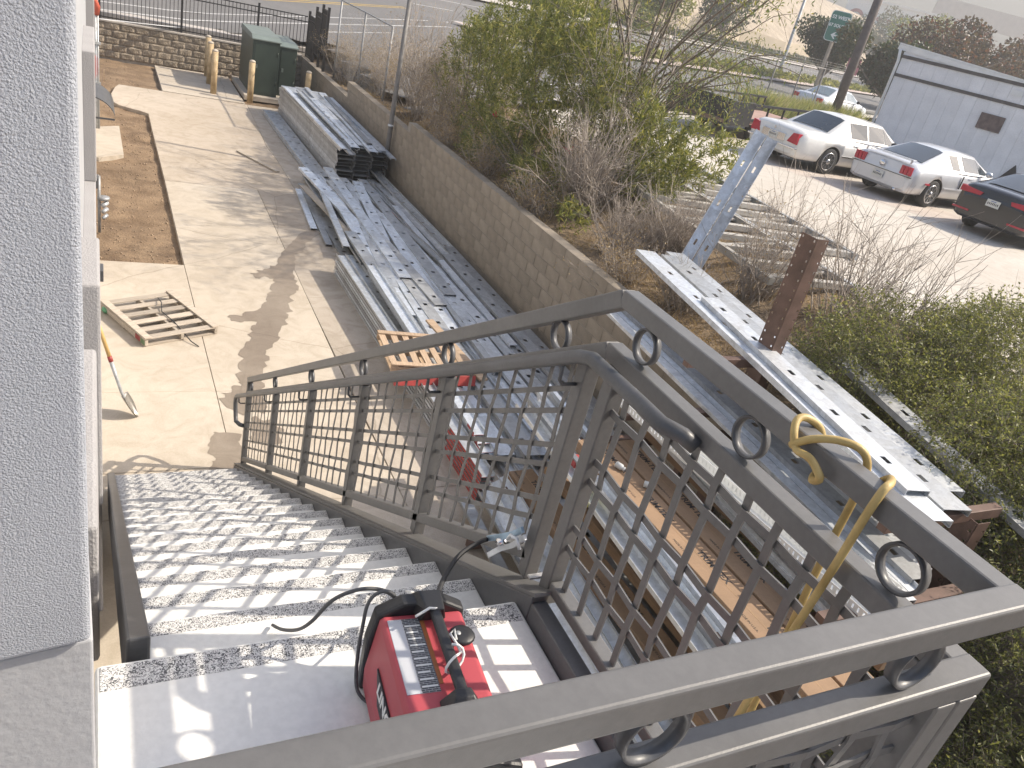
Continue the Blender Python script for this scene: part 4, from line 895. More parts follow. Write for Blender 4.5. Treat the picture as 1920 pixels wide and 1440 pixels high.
L_RED = leafmat('bronze_tree_leaf', (.060, .048, .042), (.10, .080, .062), (.17, .07, .05)); STRAW = leafmat('dry_straw', (.30, .20, .10), (.42, .30, .15), (.50, .38, .22), trans=.2); PLUME = leafmat('pale_grass', (.22, .26, .12), (.34, .36, .18), (.52, .44, .33))
def plant(name, base, label, cat, group=None, leaves=None, stems=None, lm=None, sm=BARK, sides=4, crown='foliage', stem='branches'):
    t = thing(name, base, label, cat, group)
    if stems is not None and len(stems):
        V, F = seg_geo(stems, sides); put(stem, npmesh(stem, V-np.array(base), F, sm, sides > 4), t)
    if leaves is not None:
        V, F = leaves; put(crown, npmesh(crown, V-np.array(base), F, lm), t)
    return t
def oleander(base, blobs, ncl, r, label, group='oleander shrubs on the bank', L=.155, per=15):
    C = blobs_points(blobs, ncl, r, .6); S = []
    for i in range(26):
        tgt = C[r.integers(len(C))]; d = np.array(tgt)-np.array(base); s, pts, _ = walk((base[0]+r.normal()*.15, base[1]+r.normal()*.15, base[2]), d+np.array([0, 0, .5]), np.linalg.norm(d)*1.02, .014, r, 7, .18); S += s
    ax = C-np.array(base); ax /= np.linalg.norm(ax, axis=1)[:, None]; ax[:, 2] += .3
    P = np.repeat(C, per, 0); A_ = np.repeat(ax, per, 0); D = A_*.55+r.normal(size=P.shape)*.55; D /= np.linalg.norm(D, axis=1)[:, None]
    P = P+A_*r.uniform(-.13, .05, size=(len(P), 1)); lv = leaf_geo(P, D, L*r.uniform(.6, 1.15, len(P)), .021*r.uniform(.8, 1.2, len(P)), r)
    return plant('oleander_shrub', base, label, 'shrub', group, lv, S, L_OLE)
r1 = np.random.default_rng(21)
oleander((7.5, 17.2, 1.3), [((7.6, 17.4, 2.7), (.9, 1.2, 1.2)), ((7.9, 16.4, 3.7), (.8, 1.2, .9)), ((8.2, 18.3, 3.3), (.8, .9, .9))], 800, r1, 'tall dark oleander, farthest of the three on the bank')
oleander((7.7, 14.6, 1.45), [((7.5, 15.0, 2.5), (.75, 1.1, .8)), ((7.9, 14.2, 3.4), (.9, 1.2, 1.0)), ((8.5, 15.3, 4.4), (.9, 1.1, .7)), ((7.4, 13.3, 2.3), (.6, .9, .6)), ((7.6, 14.0, 4.2), (.8, 1.2, .7)), ((7.1, 15.6, 1.9), (.5, .8, .5))], 1150, r1, 'dense dark oleander with a red flower, middle one on the bank')
oleander((8.6, 11.6, 1.6), [((8.6, 11.6, 2.75), (.85, .9, .75)), ((9.1, 10.9, 3.0), (.6, .6, .6)), ((8.2, 12.4, 3.2), (.8, .9, .8)), ((9.2, 12.0, 2.5), (.6, .7, .6)), ((8.3, 11.0, 2.3), (.5, .5, .5)), ((7.9, 13.2, 3.6), (.7, .8, .7))], 900, r1, 'oleander with long grey stems, nearest one on the bank')
oleander((7.1, 12.2, 1.5), [((6.9, 12.2, 1.85), (.5, 1.1, .45)), ((6.7, 10.6, 1.75), (.28, .4, .28)), ((6.8, 14.6, 1.9), (.45, 1.0, .45))], 330, r1, 'low oleander sprays hanging over the block wall top')
FLOWER = mat('red_petal', (.55, .03, .06), .6)
for (p, lb) in (((7.15, 15.1, 2.35), 'small red oleander flower cluster high on the middle shrub'), ((7.3, 12.2, 2.45), 'small red oleander flower cluster low on the nearest shrub')):
    D = orient(26, r1, .5); V, F = leaf_geo(np.tile(np.array(p), (26, 1))+r1.normal(size=(26, 3))*.025, D, .05, .035, r1); o = put('oleander_flower', npmesh('oleander_flower', V, F, FLOWER), label=lb, cat='flower')
# bare grey shrubs
def bare(base, n, h, sp, label, seed, r0=.008, sub=5, lean=(0, 0), m=TWIG, leaf=None):
    n = int(n*1.35); r0 *= 1.35
    r = np.random.default_rng(seed); S, tips = twig_bush(base, n, h, sp, r, r0, sub, lean); lv = None
    if leaf:
        T_ = np.array(tips); P = np.repeat(T_, leaf, 0)+r.normal(size=(len(T_)*leaf, 3))*.05; lv = leaf_geo(P, orient(len(P), r), .035, .012, r)
    return plant('bare_shrub', base, label, 'shrub', 'bare shrubs on the bank', lv, S, STRAW, m, 3, 'dry_leaves', 'twigs')
bare((7.3, 11.3, 1.52), 80, 1.8, .6, 'dense grey leafless shrub before the nearest oleander', 3, .010, 7, (-.12, -.1))
bare((7.05, 9.6, 1.52), 70, 1.1, .9, 'tangle of bare brown twigs just behind the wall top', 4, .006, 6)
bare((7.7, 9.2, 1.6), 90, 1.3, .7, 'bare twiggy shrub at the foot of the propped studs', 5, .006, 6)
bare((8.0, 7.6, 1.68), 60, 1.5, .55, 'bare shrub with upright pale twigs left of the brown upright', 6, .007, 5, leaf=1)
bare((8.6, 6.6, 1.75), 34, 1.9, .6, 'bare branching shrub right of the brown upright', 7, .008, 5)
bare((8.3, 5.7, 1.72), 40, 1.8, .7, 'bare stems standing above the leafy right hand bush', 8, .007, 4)
bare((9.0, 8.2, 1.78), 14, 1.9, .5, 'sparse bare stems before the silver coupe', 9, .006, 5)
bare((6.8, 7.6, 1.52), 60, .8, .9, 'low thicket of dead twigs beside the galvanised joists', 12, .005, 6)
bare((6.9, 6.0, 1.52), 26, .7, .9, 'low dead twigs under the galvanised joists', 13, .005, 6)
bare((6.95, 18.8, 1.25), 40, 2.2, .6, 'grey brown dead shrub behind the grey pole', 14, .009, 6, leaf=3)
bare((7.4, 20.2, 1.25), 40, 2.6, .6, 'tall grey dead shrub left of the farthest oleander', 15, .010, 6, leaf=3)
bare((6.9, 21.6, 1.2), 34, 1.5, .7, 'rusty brown dead shrub by the chain link fence', 16, .007, 6, leaf=4)
bare((6.7, 24.6, .95), 30, 1.4, .6, 'brown dry shrub leaning over the corner of the block wall', 17, .007, 6, leaf=6)
bare((6.55, 15.6, 1.48), 40, .9, .9, 'dry twigs spilling over the wall top beside the pole side shrubs', 41, .005, 6, (-.25, 0), leaf=3)
bare((6.55, 13.6, 1.48), 40, .8, .9, 'dry twigs spilling over the middle of the wall top', 42, .005, 6, (-.25, 0), leaf=3)
bare((6.5, 11.4, 1.48), 50, .8, .9, 'dry brown twigs hanging over the wall top near the low sprays', 43, .005, 6, (-.25, 0), leaf=2)
bare((6.5, 8.6, 1.48), 50, .7, .9, 'dry brown twigs hanging over the near end of the wall top', 44, .005, 6, (-.2, 0), leaf=2)
bare((7.0, 17.4, 1.4), 50, 1.6, .7, 'rusty dry shrub before the farthest oleander', 45, .007, 6, leaf=4)
bare((7.3, 22.9, 1.15), 40, 1.5, .7, 'brown dead shrub outside the chain link fence, nearer one', 31, .007, 6, leaf=5)
bare((7.9, 24.6, 1.15), 40, 1.6, .7, 'brown dead shrub outside the chain link fence, farther one', 32, .007, 6, leaf=5)
bare((8.8, 21.8, 1.3), 40, 1.6, .8, 'wide dead shrub before the street left of the oleanders', 33, .008, 6, leaf=4)
bare((7.1, 26.6, 1.0), 34, 1.3, .7, 'dry shrub behind the stepped iron fence', 34, .007, 6, leaf=5)
bare((9.4, 19.6, 1.5), 40, 2.0, .7, 'tall dead shrub behind the farthest oleander', 35, .008, 6, leaf=3)
bare((8.2, 12.6, 1.6), 34, 3.4, .35, 'tall pale bare stems rising through the oleanders', 18, .013, 5)
# dead grass on the bank: nobody could count it
P = np.stack([r1.uniform(6.3, 9.2, 26000), r1.uniform(4.5, 25, 26000), np.zeros(26000)], 1)
keep = np.array([mnoise.noise(Vector((p[0]*.9, p[1]*.9, 4))) > -.12 for p in P]); P = P[keep]; P[:, 2] = [bankz(a, b_)-.01 for a, b_ in P[:, :2]]
D = orient(len(P), r1, .55); V, F = leaf_geo(P, D, r1.uniform(.06, .26, len(P)), .008, r1)
put('dead_grass', npmesh('dead_grass', V, F, STRAW), label='golden dead grass and litter covering the bank behind the wall', cat='dead grass', kind='stuff')
# leafy bush at the right
def leafy(base, blobs, n, r, label, lm=L_PRI, L=.043, Wd=.017, group='leafy bushes at the right', nst=60, name='leafy_bush', tw=.4):
    S = []; T_ = blobs_points(blobs, n//11, r, .55)
    for i in range(nst):
        tgt = T_[r.integers(len(T_))]; d = tgt-np.array(base); s, pts, _ = walk(base, d, np.linalg.norm(d), .012, r, 6, .25); S += s
    dirs = orient(len(T_), r, .6); Ps = []; 
    for k in range(11): Ps.append(T_+dirs*(k/10*tw*.5)+r.normal(size=T_.shape)*.012)
    for p, d in zip(T_, dirs): S.append((*p, *(p+d*tw*.5), .0028, .001))
    P = np.concatenate(Ps); A_ = np.tile(dirs, (11, 1)); D = A_*.5+r.normal(size=P.shape)*.6; D /= np.linalg.norm(D, axis=1)[:, None]
    return plant(name, base, label, 'bush', group, leaf_geo(P, D, L*r.uniform(.6, 1.2, len(P)), Wd*r.uniform(.8, 1.2, len(P)), r), S, lm)
r2 = np.random.default_rng(33)
leafy((8.0, 4.9, 1.6), [((7.8, 5.1, 2.1), (1.3, .9, .68)), ((8.9, 4.7, 2.2), (.95, .85, .8)), ((7.05, 4.9, 2.05), (.6, .65, .5)), ((8.0, 4.4, 1.8), (1.2, .8, .5)), ((9.6, 5.2, 2.2), (.8, .8, .6))], 62000, r2, 'sunlit olive green bush beyond the joists at the right edge')
leafy((7.1, 3.3, 1.5), [((7.1, 3.3, 1.95), (.95, .8, .75)), ((8.0, 3.5, 1.9), (.9, .7, .8)), ((6.5, 2.9, 1.7), (.4, .5, .4)), ((7.3, 2.6, 1.7), (.9, .7, .7))], 52000, r2, 'shadier green bush right of the near joist ends')
leafy((6.2, 1.5, .6), [((6.1, 1.7, 1.2), (.75, .85, .75)), ((5.3, 1.2, .75), (.6, .6, .6)), ((6.6, .9, 1.3), (.7, .6, .7)), ((5.0, 1.9, .5), (.45, .5, .4)), ((6.8, 1.8, 1.7), (.7, .6, .6)), ((5.9, .9, 1.5), (.6, .5, .5))], 60000, r2, 'dark green bush below the nearest guard at the bottom right corner')
leafy((5.6, 3.2, .2), [((5.5, 3.6, .75), (.35, .9, .45)), ((5.7, 2.4, .9), (.3, .6, .5))], 12000, r2, 'dark leaves growing between the rack and the wall')
# loose willow-like tree behind the oleanders
tr = thing('pepper_tree', (9.6, 14.2, 1.6), 'thin pale tree with drooping yellow green leaves behind the oleanders', 'tree')
r3 = np.random.default_rng(44); S = []; TP = []; big = []
for i in range(9):
    a = -2.2+i*.55+r3.normal()*.2; d = (math.cos(a)*.5, math.sin(a)*.5, 1.0); s, pts, dd = walk((9.6, 14.2, 1.5), d, r3.uniform(2.6, 4.2), .045, r3, 8, .3); big += s
    for k in range(9):
        j = r3.integers(3, 9); d2 = np.array(pts[j])-np.array(pts[j-1]); d2 = d2/np.linalg.norm(d2)+r3.normal(size=3)*.7; s2, p2, _ = walk(pts[j], d2, r3.uniform(.7, 1.9), .014, r3, 6, .4, .16); S += s2; TP += p2[2:]
for (tgt) in ((8.3, 15.5, 4.6), (8.0, 16.8, 4.3), (8.6, 14.2, 4.8), (9.0, 12.6, 4.5), (9.4, 11.8, 4.2), (8.4, 13.4, 4.3), (9.9, 12.6, 4.9), (8.0, 18.2, 4.3), (10.9, 13.2, 4.6), (11.4, 12.9, 4.55), (10.5, 12.2, 4.75)):
    d = np.array(tgt)-np.array((9.8, 13.8, 3.0)); s, pts, _ = walk((9.8, 13.8, 3.0), d+np.array([0, 0, .5]), np.linalg.norm(d), .022, r3, 8, .2, .05); S += s; TP += pts[4:]
    for k in range(7):
        j = r3.integers(4, 9); s2, p2, _ = walk(pts[j], r3.normal(size=3)+np.array([.4, -.2, 0]), r3.uniform(.5, 1.2), .007, r3, 6, .3, .35); S += s2; TP += p2[1:]
V, F = seg_geo(big, 6); put('trunk', npmesh('trunk', V-np.array(tr.location), F, BARK, True), tr); V, F = seg_geo(S, 4); put('branches', npmesh('branches', V-np.array(tr.location), F, BARK), tr)
TP = np.array(TP); P = np.repeat(TP, 9, 0)+r3.normal(size=(len(TP)*9, 3))*.12; D = orient(len(P), r3, -.6); V, F = leaf_geo(P, D, .085*r3.uniform(.6, 1.2, len(P)), .017, r3); put('crown', npmesh('crown', V-np.array(tr.location), F, L_YEL), tr)
# upper crown of the pepper tree
S = []; TP = []
for i in range(15):
    tgt = np.array((r3.uniform(7.6, 10.0), r3.uniform(8.5, 18.5), r3.uniform(5.5, 7.2))); d = tgt-np.array((9.6, 14.2, 3.2)); s, pts, _ = walk((9.6, 14.2, 3.2), d+np.array([0, 0, 1.0]), np.linalg.norm(d)*1.05, .03, r3, 8, .2, .03); S += [q_ for q_ in s]
    for k in range(10):
        j = r3.integers(4, 9); s2, p2, _ = walk(pts[j], r3.normal(size=3)+np.array([0, 0, .6]), r3.uniform(.5, 1.4), .008, r3, 5, .35, .1)
        if max(v[2] for v in p2) > 5.3: S += s2; TP += p2[1:]
TP = np.array(TP); TP = TP[TP[:, 2] > 5.35]; P = np.repeat(TP, 7, 0)+r3.normal(size=(len(TP)*7, 3))*.16; D = orient(len(P), r3, -.4)
V, F = seg_geo(S, 4); put('upper_branches', npmesh('upper_branches', V-np.array(tr.location), F, BARK), tr)
V, F = leaf_geo(P, D, .11*r3.uniform(.6, 1.2, len(P)), .024, r3); put('upper_crown', npmesh('upper_crown', V-np.array(tr.location), F, L_YEL), tr)
# ------------------------------------------------------------------ cars
GLASS = mat('tinted_glass', (.035, .045, .055), .06, var=.1, bump=0, spec=.8); GLASS_L = mat('clear_glass', (.16, .20, .22), .06, var=.1, bump=0, spec=.8)
TAIL = mat('tail_light', (.42, .03, .05), .15, var=.1, bump=0); TYRE = mat('tyre', (.03, .03, .03), .8, var=.2); RIM = mat('alloy_rim', (.55, .55, .56), .25, .9, var=.1, bump=0)
DARKP = mat('dark_trim', (.02, .02, .022), .5); PLATE = mat('number_plate', (.62, .62, .58), .5, var=.05)
def catmull(rows, x):
    rows = sorted(rows)
    for (a, b_) in zip(rows[:-1], rows[1:]):
        if x <= b_[0]:
            t = (x-a[0])/(b_[0]-a[0]+1e-9); t2 = t*t*(3-2*t); return [p+(q_-p)*t2 for p, q_ in zip(a[1:], b_[1:])]
    return list(rows[-1][1:])
def car(name, loc, head, L, Wd, paint, body, cabin, axles, wr, label, lamps, group=None, spoiler=False, two_door=False, trimc=None, glass=GLASS):
    """local frame: x forward from the rear bumper, y left, z up; origin on the ground under the rear axle"""
    t = thing(name, loc, label, 'car', group, rz=head); x0 = axles[0]; hw = Wd/2
    xs = sorted(set([b_[0] for b_ in body]+list(np.linspace(0.02, L-.02, 26)))); V = []; F = []; m = 0
    for x in xs:
        zt, zb, w = catmull(body, x); w *= hw; h = zt-zb; crown = .025
        half = [(0, zt+crown), (w*.5, zt+crown*.8), (w*.80, zt+.0), (w*.93, zt-.05), (w*.985, zt-.15), (w, zb+h*.55), (w*.99, zb+h*.3), (w*.95, zb+h*.08), (w*.8, zb), (0, zb)]
        ring = half+[(-a, c) for a, c in half[-2:0:-1]]; m = len(ring); V += [(x-x0, a, c) for a, c in ring]
    n = len(xs)
    for i in range(n-1):
        for j in range(m): F.append((i*m+j, i*m+(j+1) % m, (i+1)*m+(j+1) % m, (i+1)*m+j))
    F += [tuple(range(m)), tuple(reversed(range((n-1)*m, n*m)))]; F = [tuple(reversed(f)) for f in F]
    q = MB(); q.smooth = True; q.add(V, F); ob = put('body', q.mesh('body', [paint, DARKP]), t)
    cutters = []
    for ax in axles:
        c = MB(); c.cyl((ax-x0, -hw-.2, wr), (ax-x0, hw+.2, wr), wr+.055, 28); co = put('cutter', c.mesh('cutter', DARKP)); co.parent = t; cutters.append(co)
        bm_ = ob.modifiers.new('arch', 'BOOLEAN'); bm_.object = co; bm_.solver = 'EXACT'
    bpy.context.view_layer.update(); dg = bpy.context.evaluated_depsgraph_get(); me = bpy.data.meshes.new_from_object(ob.evaluated_get(dg))
    ob.modifiers.clear(); ob.data = me; me.name = 'body'
    for p_ in me.polygons: p_.use_smooth = abs(p_.normal.x) < .8
    for co in cutters: bpy.data.objects.remove(co)
    q = MB(); q.box((.45, -hw*.72, .2), (L-x0-.5, hw*.72, .5)); q.box((-x0+.3, -hw*.72, .24), (-.45, hw*.72, .5)); 
    q.link('underbody', DARKP, t, local=True)
    # cabin: sections (x, z roof, half-width at roof, half-width at belt, z belt)
    C = []
    for (x, zr, wr_, wb, zb) in cabin:
        half = [(0, zr+.012), (wr_*.6, zr+.006), (wr_*.92, zr-.02), (wr_, zr-.06 if zr-zb > .15 else zr-.01), (wb, zb-.03)]; C.append([(x-x0, a, c) for a, c in half])
    q = MB(); q.smooth = True; k = len(C[0])
    for sgn in (1, -1):
        vs = [(a, sgn*b_, c) for sec in C for a, b_, c in sec]; fs = [(i*k+j, i*k+j+1, (i+1)*k+j+1, (i+1)*k+j) for i in range(len(C)-1) for j in range(k-1)]
        q.add(vs, fs if sgn < 0 else [tuple(reversed(f)) for f in fs])
    co = put('cabin', q.mesh('cabin', paint), t)
    def pt(i, j, sgn): a = C[i][j]; return Vector((a[0], sgn*a[1], a[2]))
    def pane(nm, quad, off, mt, par=co, ins=.0):
        a = [Vector(p) for p in quad]; nn = (a[1]-a[0]).cross(a[3]-a[0]).normalized()
        ctr = sum(a, Vector())/4
        if nn.dot(ctr-Vector((1.4, 0, .9))) < 0: nn = -nn
        a = [p+(ctr-p)*ins+nn*off for p in a]; b2 = [p-nn*.012 for p in a]; q = MB(); q.add(a+b2, [(0,1,2,3),(7,6,5,4),(0,4,5,1),(1,5,6,2),(2,6,7,3),(3,7,4,0)]); return q.link(nm, mt, par, local=True)
    def lerp3(p, q_, u): return p+(q_-p)*u
    # rear window and windscreen span both halves: two strips each side of the centre joined by their own quads
    for nm, i, jj in (('rear_window', 0, 1), ('windscreen', len(C)-2, len(C)-1)):
        A_, B_ = C[i], C[jj]; q = MB(); u0, u1 = (.10, .93) if nm == 'rear_window' else (.05, .92); vs = []
        for u in (u0, u1):
            for sgn in (1, -1): pass
            row = [(1, 2), (1, 1), (1, 0), (-1, 1), (-1, 2)]
            for sgn, j in row:
                p = lerp3(Vector(A_[j]), Vector(B_[j]), u); p.y *= sgn*(.93 if j == 2 else 1); p.z += .014; p.x += -.008 if nm == 'rear_window' else .008; vs.append(p)
        vs += [v-Vector((0, 0, .012)) for v in vs[:]]
        fs = [(j, j+1, 5+j+1, 5+j) for j in range(4)]
        if nm == 'rear_window': fs = [tuple(reversed(f)) for f in fs]
        q.smooth = True; q.add(vs, fs); q.link(nm, glass, co, local=True)
    wins = [(1, 2, .12, .97), (2, 3, .06, .97)] if not two_door else [(1, 2, .15, .75), (2, 3, .05, .97)]
    for sgn in (1, -1):
        for (i, jx, ua, ub) in wins:
            if i >= len(C)-1: continue
            ta, tb = lerp3(pt(i, 3, sgn), pt(jx, 3, sgn), ua), lerp3(pt(i, 3, sgn), pt(jx, 3, sgn), ub); ba, bb = lerp3(pt(i, 4, sgn), pt(jx, 4, sgn), ua), lerp3(pt(i, 4, sgn), pt(jx, 4, sgn), ub)
            pane('side_window', (lerp3(ta, ba, .04), lerp3(tb, bb, .04), lerp3(tb, bb, .86), lerp3(ta, ba, .86)), .006, glass)
        i = len(C)-2; ta, ba, fb = pt(i, 3, sgn), pt(i, 4, sgn), lerp3(pt(i, 4, sgn), pt(i+1, 4, sgn), .72)
        q = MB(); nrm = Vector((0, sgn, .25)).normalized()*.007; tri = [lerp3(ta, ba, .06)+nrm, lerp3(lerp3(ta, ba, .86), fb, .02)+nrm, lerp3(fb, ta, .10)+nrm]; q.add(tri+[p-nrm*2 for p in tri], [(0,1,2),(5,4,3),(0,3,4,1),(1,4,5,2),(2,5,3,0)]); q.link('side_window', glass, co, local=True)
        xm = C[len(C)-2][0][0]+.22; zb_ = cabin[-2][4]
        q = MB(); q.smooth = True; q.lathe([(.01, -.09), (.06, -.07), (.075, 0), (.06, .07), (.01, .09)], (xm, sgn*(hw+.06), zb_+.06), 10, 'y'); q.link('mirror', DARKP if not trimc else paint, t, local=True)
        for xd in ((2.15, 3.1) if not two_door else (2.55,)):
            q = MB(); q.box((xd-x0-.09, sgn*hw*.985-.012, .82), (xd-x0+.09, sgn*hw*.985+.03, .85)); q.link('door_handle', CHROME if not trimc else paint, t, local=True, bevel=.006)
        for xd in ((2.75, 3.72) if not two_door else (2.15, 3.35)):
            q = MB(); q.box((xd-x0-.003, sgn*hw-.03, .56), (xd-x0+.003, sgn*hw+.001, .90)); q.link('door_seam', DARKP, t, local=True)
        q = MB(); q.box((axles[0]-x0+wr+.06, sgn*hw-.02, .515), (axles[1]-x0-wr-.06, sgn*hw+.008, .545)); q.link('side_moulding', CHROME if trimc is None else paint, t, local=True)
    for ax in axles:
        for sgn in (1, -1):
            y = sgn*(hw-.115); w_ = put('wheel', wheel_mesh(wr), t); w_.location = (ax-x0, y, wr); w_.rotation_euler = (0, 0, 0 if sgn > 0 else math.pi)
            put('rim', rim_mesh(wr), w_)
    lamps(t, x0, hw); return t
_wm = {}
def wheel_mesh(r):
    if ('t', r) not in _wm:
        q = MB(); q.lathe([(r*.66, -.10), (r*.9, -.105), (r*.985, -.085), (r, -.04), (r, .04), (r*.985, .085), (r*.9, .105), (r*.66, .10)], n=28, ax='y'); _wm[('t', r)] = q.mesh('tyre', TYRE)
    return _wm[('t', r)]
def rim_mesh(r):
    if ('r', r) not in _wm:
        q = MB(); q.lathe([(r*.67, .085), (r*.69, .104), (r*.62, .106), (r*.6, .06)], n=28, ax='y')
        for k in range(9):
            a = 2*math.pi*k/9; q.bar((r*.08*math.cos(a), .092, r*.08*math.sin(a)), (r*.63*math.cos(a), .098, r*.63*math.sin(a)), .032, .018, (0, 1, 0))
        q.lathe([(.002, .112), (r*.2, .108), (r*.22, .09)], n=16, ax='y'); _wm[('r', r)] = q.mesh('rim', RIM)
    return _wm[('r', r)]
def lamp(t, nm, pts, m, d=.02):
    q = MB(); a = [Vector(p) for p in pts]; n = len(a); b2 = [p+Vector((d, 0, 0)) for p in a]
    q.add(a+b2, [tuple(range(n)), tuple(reversed(range(n, 2*n)))]+[(i, n+i, n+(i+1) % n, (i+1) % n) for i in range(n)]); return q.link(nm, m, t, local=True, bevel=.006)
def numplate(t, x, z, tilt=0):
    p = MB(); p.box((x-.012, -.155, z-.078), (x, .155, z+.078)); po = p.link('number_plate', PLATE, t, local=True, bevel=.004)
    rr = random.Random(int(z*1000))
    for k in range(7):
        q = MB(); y = -.115+.038*k; q.box((x-.014, y-.010, z-.03), (x-.0122, y+.010, z+.022-.01*rr.random())); q.link('plate_mark', DARKP, po, local=True)
    q = MB(); q.box((x-.014, -.06, z+.04), (x-.0122, .06, z+.056)); q.link('plate_mark', mat('plate_blue', (.12, .16, .35), .6), po, local=True)
WHITECAR = m_paint('pearl_white_paint', (.72, .71, .68)); SILVER = m_paint('silver_paint', (.62, .63, .65), .3, .25); BLACKCAR = m_paint('black_paint', (.012, .012, .016), .2); WHITE2 = m_paint('silver_white_paint', (.62, .64, .66), .28, .2)
def linc_l(t, x0, hw):
    for s in (1, -1): lamp(t, 'tail_light', [(-x0-.012, s*hw*.86, .90), (-x0-.012, s*hw*.66, .88), (-x0-.012, s*hw*.52, .64), (-x0-.012, s*hw*.88, .62)], TAIL, .16)
    q = MB(); q.box((-x0-.03, -.42, .60), (-x0+.05, .42, .80)); f = q.link('plate_surround', CHROME, t, local=True, bevel=.01); numplate(t, -x0-.032, .70)
    q = MB(); q.box((-x0-.035, -.02, .83), (-x0-.0, .02, .90)); q.link('emblem', CHROME, t, local=True)
    q = MB(); q.box((-x0-.05, -hw*.9, .50), (-x0+.1, hw*.9, .535)); q.link('bumper_strip', CHROME, t, local=True, bevel=.006)
car('sedan', (17.38, 16.79, LOT), R(3), 5.45, 1.98, WHITECAR, [(0, .72, .36, .80), (.05, .90, .30, .90), (.3, .985, .26, .97), (1.4, 1.0, .24, 1), (3.9, 1.0, .24, 1), (4.8, .93, .25, .98), (5.25, .84, .28, .93), (5.45, .66, .38, .80)],
    [(1.15, 1.0, .78, .88, .99), (1.85, 1.44, .66, .93, .99), (2.62, 1.475, .68, .95, .99), (3.35, 1.45, .66, .94, .99), (4.08, 1.0, .76, .90, .98)], (1.30, 4.30), .345, 'white luxury sedan with red tail lights parked beside the silver coupe', linc_l)
def must_l(t, x0, hw):
    for s in (1, -1):
        for k in range(3): lamp(t, 'tail_light', [(-x0-.015, s*hw*(.90-.115*k), .905), (-x0-.015, s*hw*(.80-.115*k), .905), (-x0-.015, s*hw*(.80-.115*k), .70), (-x0-.015, s*hw*(.90-.115*k), .70)], TAIL, .06)
        q = MB(); q.box((-x0+.62, s*hw-.02, .56), (-x0+.80, s*hw+.006, .60)); q.link('side_marker', TAIL, t, local=True)
    q = MB(); q.lathe([(.065, -.02), (.08, .0), (.065, .02)], (-x0-.02, 0, .80), 16, 'x'); q.link('emblem', CHROME, t, local=True)
    q = MB(); q.box((-x0+.02, -hw*.78, 1.055), (-x0+.20, hw*.78, 1.075)); q.box((-x0+.1, -hw*.72, .96), (-x0+.16, -hw*.68, 1.06)); q.box((-x0+.1, hw*.68, .96), (-x0+.16, hw*.72, 1.06)); q.link('spoiler', SILVER, t, local=True, bevel=.008)
    q = MB(); q.box((-x0-.018, -hw*.93, .655), (-x0+.05, hw*.93, .668)); q.link('bumper_seam', DARKP, t, local=True); numplate(t, -x0-.03, .53)
    q = MB(); q.cyl((-x0-.0, -.55, .30), (-x0+.3, -.55, .32), .04, 10); q.link('exhaust_pipe', CHROME, t, local=True)
car('coupe', (18.62, 14.36, LOT), R(6), 4.77, 1.88, SILVER, [(0, .66, .34, .84), (.05, .90, .28, .92), (.28, .98, .25, .99), (1.2, .99, .24, 1.0), (3.6, .97, .24, 1), (4.4, .88, .25, .96), (4.68, .74, .30, .88), (4.77, .60, .38, .78)],
    [(.55, .985, .72, .84, .97), (1.62, 1.36, .56, .88, .97), (2.2, 1.395, .57, .90, .97), (2.95, 1.36, .57, .90, .97), (3.75, .98, .70, .86, .95)], (1.08, 3.80), .345, 'silver two door coupe with triple tail lights and a rear spoiler', must_l, two_door=True, trimc=1)
def blk_l(t, x0, hw):
    for s in (1, -1): lamp(t, 'tail_light', [(-x0-.012, s*hw*.93, .96), (-x0-.012, s*hw*.36, .92), (-x0-.012, s*hw*.40, .84), (-x0-.012, s*hw*.93, .82)], TAIL, .14); 
    for s in (1, -1): q = MB(); q.box((-x0-.02, s*hw*.72-.2, .44), (-x0+.04, s*hw*.72+.2, .48)); q.link('reflector', TAIL, t, local=True)
    numplate(t, -x0-.03, .76)
car('sedan', (18.85, 11.35, LOT), R(7), 4.87, 1.85, BLACKCAR, [(0, .78, .34, .84), (.05, .98, .28, .92), (.3, 1.06, .25, .98), (1.0, 1.06, .24, 1), (3.7, 1.0, .24, 1), (4.5, .88, .25, .96), (4.78, .74, .30, .88), (4.87, .58, .38, .8)],
    [(.42, 1.07, .70, .84, 1.05), (1.45, 1.42, .58, .88, 1.03), (2.2, 1.47, .60, .9, 1.02), (3.0, 1.43, .6, .9, 1.0), (3.95, 1.0, .7, .86, .97)], (1.02, 3.87), .34, 'black sedan with red tail lights partly hidden by the right hand bush', blk_l, trimc=1)
def st_l(t, x0, hw):
    for s in (1, -1): lamp(t, 'tail_light', [(-x0-.012, s*hw*.9, .9), (-x0-.012, s*hw*.55, .88), (-x0-.012, s*hw*.55, .72), (-x0-.012, s*hw*.9, .70)], TAIL, .08)
    numplate(t, -x0-.03, .6)
car('sedan', (31.0, 30.2, zs(31, 30)), R(14), 4.6, 1.78, WHITE2, [(0, .74, .34, .84), (.05, .92, .28, .92), (.3, .99, .25, .98), (1.0, 1.0, .24, 1), (3.6, .95, .24, 1), (4.3, .84, .25, .96), (4.55, .70, .30, .88), (4.6, .56, .38, .8)],
    [(.7, 1.0, .70, .80, .98), (1.5, 1.38, .58, .84, .98), (2.15, 1.42, .58, .86, .97), (2.85, 1.38, .58, .86, .96), (3.6, .96, .66, .82, .94)], (.98, 3.58), .31, 'silver white sedan driving on the street behind the grass plumes', st_l, glass=GLASS_L)
